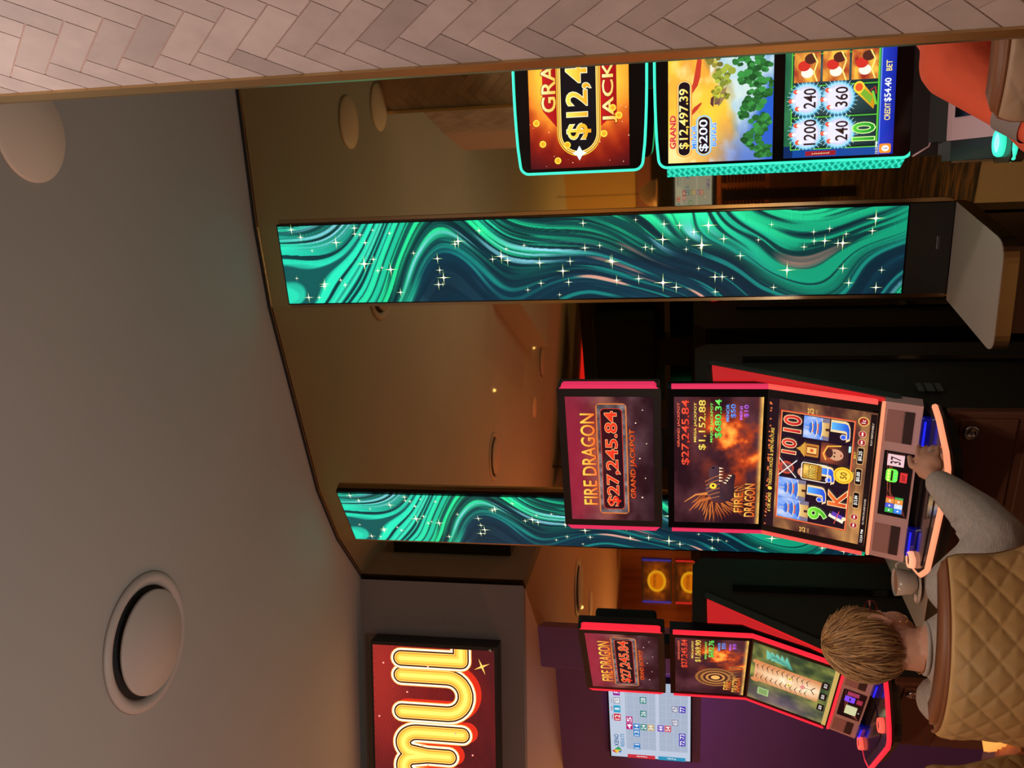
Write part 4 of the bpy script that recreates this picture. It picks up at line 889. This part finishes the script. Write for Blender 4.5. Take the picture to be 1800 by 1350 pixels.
# low timber cabinet with lit louvre by the plum wall, bottom edge of the view
e=empty('low_cabinet',(-.985,3.02,0),math.radians(30),'low timber cabinet with glowing louvred opening behind the chair back','cabinet')
b=MB(); b.box((0,0,.34),(.32,.24,.68),bev=.004); b.build('body',m_wood,e)
lv=None
for k in range(5):
    b=MB(); b.box((.0,.09-.045*k,.70),(.26,.034,.02),Matrix.Rotation(.5,3,'X')); b.build('louvre',mat('lit_louvre',L3(240,170,80),.5,em=(1,.42,.09),es=.8),e)
b=MB(); b.box((.11,-.125,.45),(.02,.012,.05),bev=.003); b.build('handle',black,e)
# ---------------------------------------------------------------- quilted chairs
def leather(name,c,c2): return mat(name,c,.5,bump=.08,bs=220,var=.05,vs=3)
m_tan=leather('tan_leather',L3(190,150,96),0); m_brn=leather('brown_leather',L3(128,76,42),0); m_tan2=leather('beige_leather',L3(172,140,112),0)
def chair(loc,rz,ztop,label,tanm,wt=.205,wb=.262,rad=.36):
    e=empty('gaming_chair',(loc[0],loc[1],0),rz,label,'chair','quilted tan leather gaming chairs'); H0=ztop-.50
    def shell(ss,zz,off,puff=0,marg=0.):
        # ss in -1..1 across, zz 0..1 up ; local -y is the rear (outer) side
        k=min(1,max(0,(zz-.45)/.40)); k=k*k*(3-2*k); half=wb+(wt-wb)*k-marg
        topr=1-max(0,(zz-.93)/.07)**2*.05
        half*=topr
        x=half*math.sin(ss*1.12)/math.sin(1.12); y=(1-math.cos(ss*1.12))*half*.95
        z=.50+zz*H0-.012*ss*ss*max(0,(zz-.7)/.3)
        nx=math.sin(ss*1.12)*.8; ny=-math.cos(ss*1.12)
        return Vector((x+nx*off,y+ny*off-.05*zz,z))
    def panel(name,o0,o1,m,quilt,z0=0.,z1=1.,marg=0.,NX=150,NZ=170,s1=1.):
        V=[];F=[]
        for side,off in ((0,o0),(1,o1)):
            for j in range(NZ+1):
                for i in range(NX+1):
                    s=-s1+2*s1*i/NX; z=z0+(z1-z0)*j/NZ
                    ed=min(1,(1-abs(s)/s1)/.06+.0)*min(1,(1-(z-z0)/(z1-z0))/.05+.0); ed=math.sqrt(max(0,ed))
                    o=off
                    if side==0 and quilt:
                        u_=s*7.4; v_=(z)*H0/.030
                        a=abs(math.sin((u_+v_)*math.pi/2)); b_=abs(math.sin((u_-v_)*math.pi/2))
                        q=min(a,b_); o=off+.0055*(q**.42)*ed-.006*(1-ed)
                    elif side==0: o=off-.012*(1-ed)
                    V.append(shell(s,z,o,0,marg))
        n=(NX+1)*(NZ+1); W=NX+1
        for j in range(NZ):
            for i in range(NX):
                a=j*W+i; F.append((a,a+1,a+1+W,a+W)); F.append((n+a,n+a+W,n+a+W+1,n+a+1))
        for i in range(NX): F.append((i,n+i,n+i+1,i+1)); k=NZ*W+i; F.append((k,k+1,n+k+1,n+k))
        for j in range(NZ): a=j*W; F.append((a,a+W,n+a+W,n+a)); a=j*W+NX; F.append((a,n+a,n+a+W,a+W))
        me=bpy.data.meshes.new(name); me.from_pydata([tuple(v) for v in V],[],F)
        me.polygons.foreach_set('use_smooth',[True]*len(me.polygons)); me.update(); return link(name,me,m,e)
    bk=panel('quilted_outer_back',.030,.0,tanm,True,0,.985,.004)
    panel('inner_back',-.045,-.001,m_brn,False,.0,1.0,-.004,36,30)
    # seam piping
    P=[shell(s,.99,.016,0,.0) for s in np.linspace(-.97,.97,40)]; L_=[shell(-.985,z,.016) for z in np.linspace(.02,.98,30)]; R_=[shell(.985,z,.016) for z in np.linspace(.98,.02,30)]
    b=MB(); b.tube(L_+P+R_,.0045,6); b.build('piping',m_brn,e)
    b=MB(); b.prism(rrect(-.25,.25,-.02,.46,.10),.44,.53,'z',bev=.02); b.build('seat',tanm,e)
    b=MB(); b.lathe([(.22,0),(.22,.012),(.05,.03),(.035,.06),(.035,.44),(.08,.445)],(0,.2,.007),32); b.build('pedestal',m_steel,e)
    b=MB(); b.tube([(0.19*math.cos(t),.2+.19*math.sin(t),.25) for t in np.linspace(0,2*math.pi,25)[:-1]],.010,8,closed=True); b.tube([(-.19,.2,.25),(.19,.2,.25)],.008,6); b.build('foot_ring',m_steel,e)
    return e
chair((-.585,2.06),math.radians(-14),1.112,'quilted tan leather chair back with brown edge behind the blond player in grey',m_tan)
chair((.70,1.62),math.radians(2),1.135,'beige quilted chair back of the orange-shirted player beside the tiled wall',m_tan2,.235,.27)
chair((-1.245,2.56),math.radians(12),1.005,'tan chair at the bottom left corner, empty and mostly cut off',m_tan,.20,.235)
# ---------------------------------------------------------------- people
m_skin=mat('skin',L3(206,150,124),.5,var=.06,vs=30,bump=.15,bs=120)
m_sweat=mat('grey_marl_sweater',L3(172,160,152),.85,var=.10,vs=60,bump=.3,bs=90,sc=(1,1,4))
m_hair=mat('dark_blond_hair',L3(176,132,84),.45,var=.35,vs=14,sc=(9,9,1.2))
m_hair2=mat('light_blond_strands',L3(206,160,108),.4); m_hair3=mat('brown_strands',L3(128,88,54),.45)
m_goldj=mat('gold_jewellery',(.9,.6,.25),.15,1.)
m_trous=mat('dark_trousers',L3(44,46,58),.8)
def remesh(name,b,vox,m,parent,smooth=6):
    me=bpy.data.meshes.new(name+'_raw'); bmesh.ops.recalc_face_normals(b.bm,faces=b.bm.faces); b.bm.to_mesh(me); b.bm.free()
    o=bpy.data.objects.new(name,me); C.objects.link(o)
    r=o.modifiers.new('r','REMESH'); r.mode='VOXEL'; r.voxel_size=vox; r.use_smooth_shade=True
    s=o.modifiers.new('s','SMOOTH'); s.factor=.5; s.iterations=smooth
    dg=bpy.context.evaluated_depsgraph_get(); dg.update(); nm=bpy.data.meshes.new_from_object(o.evaluated_get(dg))
    bpy.data.objects.remove(o); bpy.data.meshes.remove(me); nm.name=name
    nm.polygons.foreach_set('use_smooth',[True]*len(nm.polygons)); nm.materials.clear()
    return link(name,nm,m,parent)
def cap(b,p,q,r0,r1,n=14,sc=None):
    """tapered capsule from p to q"""
    p=Vector(p);q=Vector(q); k=6; pts=[p+(q-p)*i/k for i in range(k+1)]; rs=[r0+(r1-r0)*i/k for i in range(k+1)]
    b.tube(pts,rs,n); b.sphere(p,r0,n=n); b.sphere(q,r1,n=n); return b
def chainb(b,pts,n=14):
    for (p,r),(q,s) in zip(pts[:-1],pts[1:]): cap(b,p,q,r,s,n)
def ring_loft(b,rings,n=28):
    """rings: (centre, rx, ry, yaw)"""
    R_=[]
    for c,rx,ry,yaw in rings:
        c=Vector(c); R_.append([b.bm.verts.new(c+Vector((rx*math.cos(t)*math.cos(yaw)-ry*math.sin(t)*math.sin(yaw),rx*math.cos(t)*math.sin(yaw)+ry*math.sin(t)*math.cos(yaw),0))) for t in [2*math.pi*k/n for k in range(n)]])
    for A,B in zip(R_[:-1],R_[1:]):
        for k in range(n): b.bm.faces.new((A[k],A[(k+1)%n],B[(k+1)%n],B[k]))
    b.bm.faces.new(R_[0][::-1]); b.bm.faces.new(R_[-1])
def head_shapes(b,hc,yaw,tilt=0.,s=.93):
    Rm=Matrix.Rotation(yaw,3,'Z')@Matrix.Rotation(tilt,3,'X')
    def W(x,y,z): return Vector(hc)+Rm@Vector((x*s,y*s,z*s))
    E=lambda x,y,z,r,sc: b.sphere(W(x,y,z),r*s,sc,Rm,18)
    E(0,-.012,.03,.088,(.88,1.10,1.0)); E(0,.035,-.015,.070,(.90,.85,1.12)); E(0,.055,-.075,.040,(1.0,.8,.75))   # cranium, face, chin
    for sx in (-1,1):
        E(sx*.040,.045,-.045,.038,(.8,.8,1.0)); E(sx*.030,.082,.020,.014,(1.2,.6,.6))
        # ear: rim and lobe
        b.tube([W(sx*(.079+.010*math.sin(t*.5)),-.002-.016*math.cos(t)*.9,.003+.028*math.sin(t)) for t in np.linspace(-1.6,4.2,12)],.0052*s,8)
        E(sx*.079,.0,.0,.018,(.35,.8,1.3)); E(sx*.081,.004,-.030,.009,(.6,.9,1.1))
    b.tube([W(0,.096,.022),W(0,.108,.002),W(0,.118,-.016),W(0,.103,-.024)],[.007*s,.009*s,.011*s,.007*s],10)
    E(0,.090,-.043,.016,(1.5,.55,.5)); E(0,.088,-.052,.015,(1.3,.55,.5)); return W
def hand(b,wrist,palm,fdir,side,curl=.35,s=1.):
    """palm centre, finger direction; side = thumb direction"""
    wrist=Vector(wrist);palm=Vector(palm);f=Vector(fdir).normalized();sd=Vector(side).normalized(); dn=f.cross(sd).normalized()
    if dn.z>0: dn=-dn
    chainb(b,[(wrist,.025*s),(palm-f*.02,.027*s)]); b.sphere(palm,.040*s,(1,1,.55),Matrix((sd,f,dn)).transposed(),16); b.sphere(palm+sd*.014-f*.012,.028*s,(1,1,.7),Matrix((sd,f,dn)).transposed(),12)
    for k,(o,l,r) in enumerate(((.029,.070,.0088),(.010,.079,.0090),(-.010,.074,.0087),(-.028,.058,.0078))):
        p=palm+sd*o*s+f*.030*s; d=f+sd*(o*1.5); d.normalize(); pts=[(p,r*s*1.1)]; c=0
        for seg in (.45,.32,.24):
            c+=curl*(.7 if k==0 else 1); p=p+(d*math.cos(c)+dn*math.sin(c))*l*seg*s*1.05; pts.append((p,r*s*(1-.08*len(pts))))
        chainb(b,pts,8)
    p=palm+sd*.030*s-f*.010*s; chainb(b,[(p,.013*s),(p+(sd*.7+f*.7)*.034*s,.011*s),(p+(sd*.45+f*.9)*.060*s+dn*.006,.009*s)],8)
# --- woman at the central machine
woman=empty('person',(-.60,2.33,0),0,'short-haired blond person in grey sweater seated at central machine, hand on buttons','person')
def rel(p): return Vector(p)-Vector((-.60,2.33,0))
YAW=math.radians(-30)
hc=(-.665,2.455,1.152)
NB=(-.672,2.425,1.045)
fx,fy=-math.sin(YAW),math.cos(YAW); rx_,ry_=math.cos(YAW),math.sin(YAW)
def bp(r,f,z): return (-.662+rx_*r+fx*f,2.40+ry_*r+fy*f,z)
shR=(-.500,2.375,.985); elR=(-.372,2.33,.905); wrR=(-.265,2.545,.980); plR=(-.218,2.585,.990)
shL=(-.815,2.49,.985); elL=(-.86,2.66,.80); wrL=(-.66,2.84,.80)
b=MB(); W=head_shapes(b,rel(hc),YAW,math.radians(-6))
chainb(b,[(rel(W(0,-.01,-.03)+Vector((-.60,2.33,0))),.052),(rel(NB),.053),(rel((-.655,2.41,1.0)),.07)])
ring_loft(b,[(rel(bp(0,.0,.55)),.16,.12,YAW),(rel(bp(0,-.01,.72)),.135,.10,YAW),(rel(bp(0,-.01,.88)),.16,.10,YAW),(rel(bp(0,-.005,.98)),.14,.08,YAW)])
chainb(b,[(rel(shR),.045),(rel(elR),.036),(rel(wrR),.026)]); hand(b,rel(wrR),rel(plR),(.86,.44,.05),(-.28,.42,.86),.50,.88)
chainb(b,[(rel(shL),.045),(rel(elL),.036),(rel(wrL),.026)]); hand(b,rel(wrL),rel((-.60,2.88,.79)),(.8,.5,-.1),(-.5,.8,.1),.5)
hips=[bp(-.09,.05,.60),bp(.09,.05,.60)]; knees=[bp(-.13,.36,.62),bp(.10,.36,.62)]; ank=[bp(-.12,.30,.20),bp(.10,.30,.20)]
for h_,k_,a_ in zip(hips,knees,ank):
    chainb(b,[(rel(h_),.075),(rel(k_),.052),(rel(a_),.036)]); chainb(b,[(rel(a_)-Vector((0,0,.02)),.034),(rel(a_)+Vector((fx*.10,fy*.10,-.05)),.026)])
body=remesh('body',b,.0048,m_skin,woman,3)
# sweater: torso and sleeves
b=MB()
ring_loft(b,[(rel(bp(0,.0,.56)),.185,.150,YAW),(rel(bp(0,-.01,.70)),.165,.135,YAW),(rel(bp(0,-.015,.84)),.178,.13,YAW),(rel(bp(0,-.015,.93)),.185,.115,YAW),(rel(bp(0,-.005,.985)),.160,.090,YAW),(rel(bp(-.005,.005,1.02)),.105,.072,YAW),(rel(bp(-.008,.012,1.045)),.068,.060,YAW)])
chainb(b,[(rel(bp(-.155,-.01,.965)),.058),(rel(bp(.155,-.01,.965)),.058)])
chainb(b,[(rel(shR),.070),(rel((-.43,2.325,.935)),.072),(rel(elR),.068),(rel((-.33,2.41,.925)),.062),(rel((-.275,2.51,.968)),.043),(rel((-.262,2.532,.979)),.037)])
chainb(b,[(rel(shL),.064),(rel(elL),.054),(rel(wrL),.036)])
for k in range(3): cap(b,rel((-.345-.02*k,2.38-.02*k,.985-.006*k)),rel((-.30-.03*k,2.36+.0*k,.90)),.012,.012,8)
sw=remesh('sweater',b,.0055,m_sweat,woman,8)
b=MB(); b.tube([rel(bp(-.008+.066*math.cos(t),.012+.058*math.sin(t),1.044-.006*math.sin(t))) for t in np.linspace(0,2*math.pi,33)[:-1]],.0055,8,closed=True); b.build('neckline',m_sweat,woman)
b=MB()
ring_loft(b,[(rel(bp(0,.0,.50)),.17,.14,YAW),(rel(bp(0,.0,.60)),.178,.145,YAW),(rel(bp(0,0,.66)),.15,.12,YAW)])
for h_,k_,a_ in zip(hips,knees,ank): chainb(b,[(rel(h_),.088),(rel(k_),.064),(rel(a_),.05)])
remesh('trousers',b,.010,m_trous,woman,4)
for a_ in ank: b=MB(); b.sphere(rel(a_)+Vector((fx*.06,fy*.06,-.065)),.055,(.8,1.9,.62),Matrix.Rotation(YAW,3,'Z'),16); b.build('shoe',black,woman)
# hair: swept cap with strands
Rh=Matrix.Rotation(YAW,3,'Z')@Matrix.Rotation(math.radians(-6),3,'X'); H0=rel(hc)
def hp(th,ph,off=0.):
    """ph 0 crown .. pi/2 equator .. ; th 0 = back (towards -y), positive to the right"""
    fr=max(0,-math.cos(th))  # 1 at face side
    rx=.066; ry=.081; rz=.094
    x=rx*math.sin(ph)*math.sin(th); y=-ry*math.sin(ph)*math.cos(th)-.014; z=rz*math.cos(ph)+.024
    # hair tucks in at the nape
    if z<.0: k=min(1,-z/.08); x*=1-.22*k; y=y*(1-.16*k)
    n=Vector((x/rx,(y+.014)/ry,(z-.024)/rz)).normalized()
    return Vector((x,y,z))+n*off
def phmax(th):
    c=math.cos(th)   # 1 back, -1 face
    if c>.35: return 2.72-.5*(1-c)
    if c>-.2: return 1.85+(c+.2)/.55*.5*1.0
    return 1.15+max(0,(c+1))*.85
b=MB(); NT=96;NP=44; rows=[]
for j in range(NP+1):
    row=[]
    for i in range(NT):
        th=2*math.pi*i/NT; ph=.02+(phmax(th)-.02)*j/NP
        g=.004*math.sin(th*23+3*math.sin(ph*3+1)+ph*2.2)+.0022*math.sin(th*57+ph*5); g*=math.sin(min(1,ph/.5)*math.pi/2)
        vol=.008+.006*math.sin(min(math.pi,ph*1.15))-.010*max(0,(j/NP-.85)/.15)
        row.append(b.bm.verts.new(H0+Rh@hp(th+.35*math.sin(ph),ph,vol+g)))
    rows.append(row)
for A,B in zip(rows[:-1],rows[1:]):
    for i in range(NT):
        f=b.bm.faces.new((A[i],A[(i+1)%NT],B[(i+1)%NT],B[i])); f.smooth=True
b.bm.faces.new(rows[0]); b.bm.faces.new(rows[-1][::-1])
rnd=random.Random(9)
for k in range(1500):
    th=rnd.uniform(-math.pi,math.pi); pm=phmax(th); p0=rnd.uniform(.0,pm*.6); ln=rnd.uniform(.5,1.3); sw_=rnd.uniform(.1,.75)+.25; P=[]
    lift=rnd.uniform(.010,.0165); n=8
    end=min(pm+.10*rnd.random(),p0+ln)
    for q in range(n):
        t=q/(n-1); ph=p0+(end-p0)*t
        P.append(H0+Rh@hp(th+.35*math.sin(ph)+sw_*.35*t*t*(1 if math.sin(th)>0 else -1),ph,lift+.004*math.sin(t*3.1)-.008*max(0,t-.8)*5*(end>pm-.05)))
    b.tube(P,[.0011,.0013,.0014,.0014,.0013,.0012,.0009,.0004],4,mi=rnd.choice([0,1,2]),caps=False)
for k in range(60):   # loose wisps on the crown and temple
    th=rnd.uniform(.9,2.6); p0=rnd.uniform(.2,.9); P=[]
    for q in range(6): t=q/5; P.append(H0+Rh@hp(th+.3*t,p0+.5*t,.014+.018*t*rnd.uniform(.4,1)))
    b.tube(P,[.0009,.0009,.0008,.0007,.0005,.0003],4,mi=1,caps=False)
hr=b.build('hair',[m_hair,m_hair2,m_hair3],woman)
def HP(x,y,z): return H0+Rh@Vector((x,y,z))
b=MB(); b.tube([HP(.088,.004+.013*math.sin(t),-.052+.013*math.cos(t)) for t in np.linspace(0,2*math.pi,21)[:-1]],.0012,6,closed=True); b.build('hoop_earring',m_goldj,woman)
b=MB(); b.tube([rel((NB[0]+.0+.0565*math.cos(t),NB[1]+.004+.0565*math.sin(t),1.060+.006*math.sin(t))) for t in np.linspace(0,2*math.pi,49)[:-1]],.0011,5,closed=True)
b.tube([rel((NB[0]+.0+.0575*math.cos(t),NB[1]+.004+.0575*math.sin(t),1.052+.008*math.sin(t))) for t in np.linspace(0,2*math.pi,49)[:-1]],.0009,5,closed=True); b.build('necklace',m_goldj,woman)
b=MB()
for s in (-1,1):
    b.tube([HP(s*.078,.01,.020),HP(s*.075,.05,.021),HP(s*.062,.084,.018)],.0022,6); b.tube([HP(s*.032+.022*math.cos(t),.094,.012+.015*math.sin(t)) for t in np.linspace(0,2*math.pi,21)[:-1]],.002,6,closed=True)
b.tube([HP(-.010,.094,.014),HP(0,.099,.018),HP(.010,.094,.014)],.002,6); b.build('glasses',mat('red_glint_frame',(.2,.02,.03),.12,.6),woman)
for sx in (-1,1):
    b=MB(); b.sphere(HP(sx*.027,.072,.010),.010,n=16); b.build('eye',mat('eye_white',(.8,.78,.75),.2),woman)
b=MB(); fd=Vector((.86,.44,.05)).normalized(); sd=Vector((-.28,.42,.86)).normalized(); nn=fd.cross(sd).normalized(); q=rel(plR)-sd*.009+fd*.036-nn*.001+sd*.0; b.tube([q+sd*.0100*math.cos(t)+nn*.0100*math.sin(t) for t in np.linspace(0,2*math.pi,17)[:-1]],.0018,6,closed=True); b.build('ring',mat('silver_ring',(.8,.8,.85),.12,1.),woman)
# --- person in orange work shirt at the teal machine, mostly behind the tiled wall
m_or=mat('orange_work_shirt',L3(232,92,58),.8,var=.08,vs=10,bump=.3,bs=40); m_tape=mat('grey_reflective_tape',L3(140,128,126),.45)
man=empty('person',(.76,1.84,0),0,'person in orange work shirt with grey arm band seated at the teal machine','person')
def rm(p): return Vector(p)-Vector((.76,1.84,0))
b=MB(); head_shapes(b,rm((.80,1.93,1.40)),math.radians(-4)); chainb(b,[(rm((.80,1.92,1.38)),.052),(rm((.80,1.88,1.18)),.056)])
ring_loft(b,[(rm((.76,1.86,.55)),.16,.12,0),(rm((.76,1.86,.85)),.15,.10,0),(rm((.78,1.88,1.08)),.17,.10,0),(rm((.78,1.88,1.15)),.12,.08,0)])
sL=(.625,1.87,1.115); eL=(.425,1.73,.94); wL=(.60,2.08,.97)
sR=(.96,1.88,1.18); eR=(1.06,1.86,.98); wR=(.98,2.08,.95)
chainb(b,[(rm(sL),.05),(rm(eL),.04),(rm(wL),.028)]); hand(b,rm(wL),rm((.635,2.135,.97)),(.45,.8,-.15),(.85,-.4,.1),.4)
chainb(b,[(rm(sR),.05),(rm(eR),.04),(rm(wR),.028)]); hand(b,rm(wR),rm((.965,2.14,.95)),(-.1,.95,-.1),(-.9,-.1,.1),.4)
for s in (-1,1): chainb(b,[(rm((.76+s*.09,1.88,.58)),.08),(rm((.76+s*.11,2.24,.60)),.055),(rm((.76+s*.11,2.16,.2)),.04)]); chainb(b,[(rm((.76+s*.11,2.16,.16)),.035),(rm((.76+s*.11,2.26,.12)),.028)])
remesh('body',b,.006,m_skin,man,3)
b=MB(); ring_loft(b,[(rm((.76,1.86,.56)),.20,.15,0),(rm((.76,1.855,.80)),.185,.135,0),(rm((.77,1.86,1.00)),.20,.125,0),(rm((.775,1.87,1.10)),.205,.105,0),(rm((.78,1.875,1.17)),.15,.085,0),(rm((.785,1.88,1.22)),.075,.070,0)])
chainb(b,[(rm(sL),.078),(rm((.53,1.81,1.05)),.058),(rm(eL),.056),(rm((.49,1.88,.965)),.056),(rm((.575,2.04,.972)),.042)]); chainb(b,[(rm(sR),.074),(rm(eR),.062),(rm(wR),.04)])
chainb(b,[(rm((.62,1.86,1.12)),.07),(rm((.93,1.88,1.14)),.07)])
for k in range(4): cap(b,rm((.60-.035*k,1.80-.005*k,1.09-.035*k)),rm((.56-.035*k,1.775,1.02-.035*k)),.012,.010,8)
cap(b,rm((.66,1.79,1.14)),rm((.64,1.775,.98)),.010,.010,8)
remesh('work_shirt',b,.0065,m_or,man,7)
A=Vector((.53,1.81,1.05)); Bv=Vector(eL); ax=(Bv-A).normalized(); mid=A+(Bv-A)*.22
b=MB(); b.tube([rm(mid-ax*.028),rm(mid-ax*.012),rm(mid+ax*.012),rm(mid+ax*.028)],[.0600,.0600,.0598,.0596],32,caps=False); b.build('arm_band',m_tape,man,norm=False)
b=MB()
for s in (-1,1): chainb(b,[(rm((.76+s*.09,1.88,.60)),.09),(rm((.76+s*.11,2.24,.60)),.066),(rm((.76+s*.11,2.16,.2)),.052)])
remesh('trousers',b,.011,m_trous,man,4)
b=MB(); b.sphere(rm((.80,1.915,1.435)),.098,(.93,1.12,.9),n=24); b.build('hair',m_hair3,man)
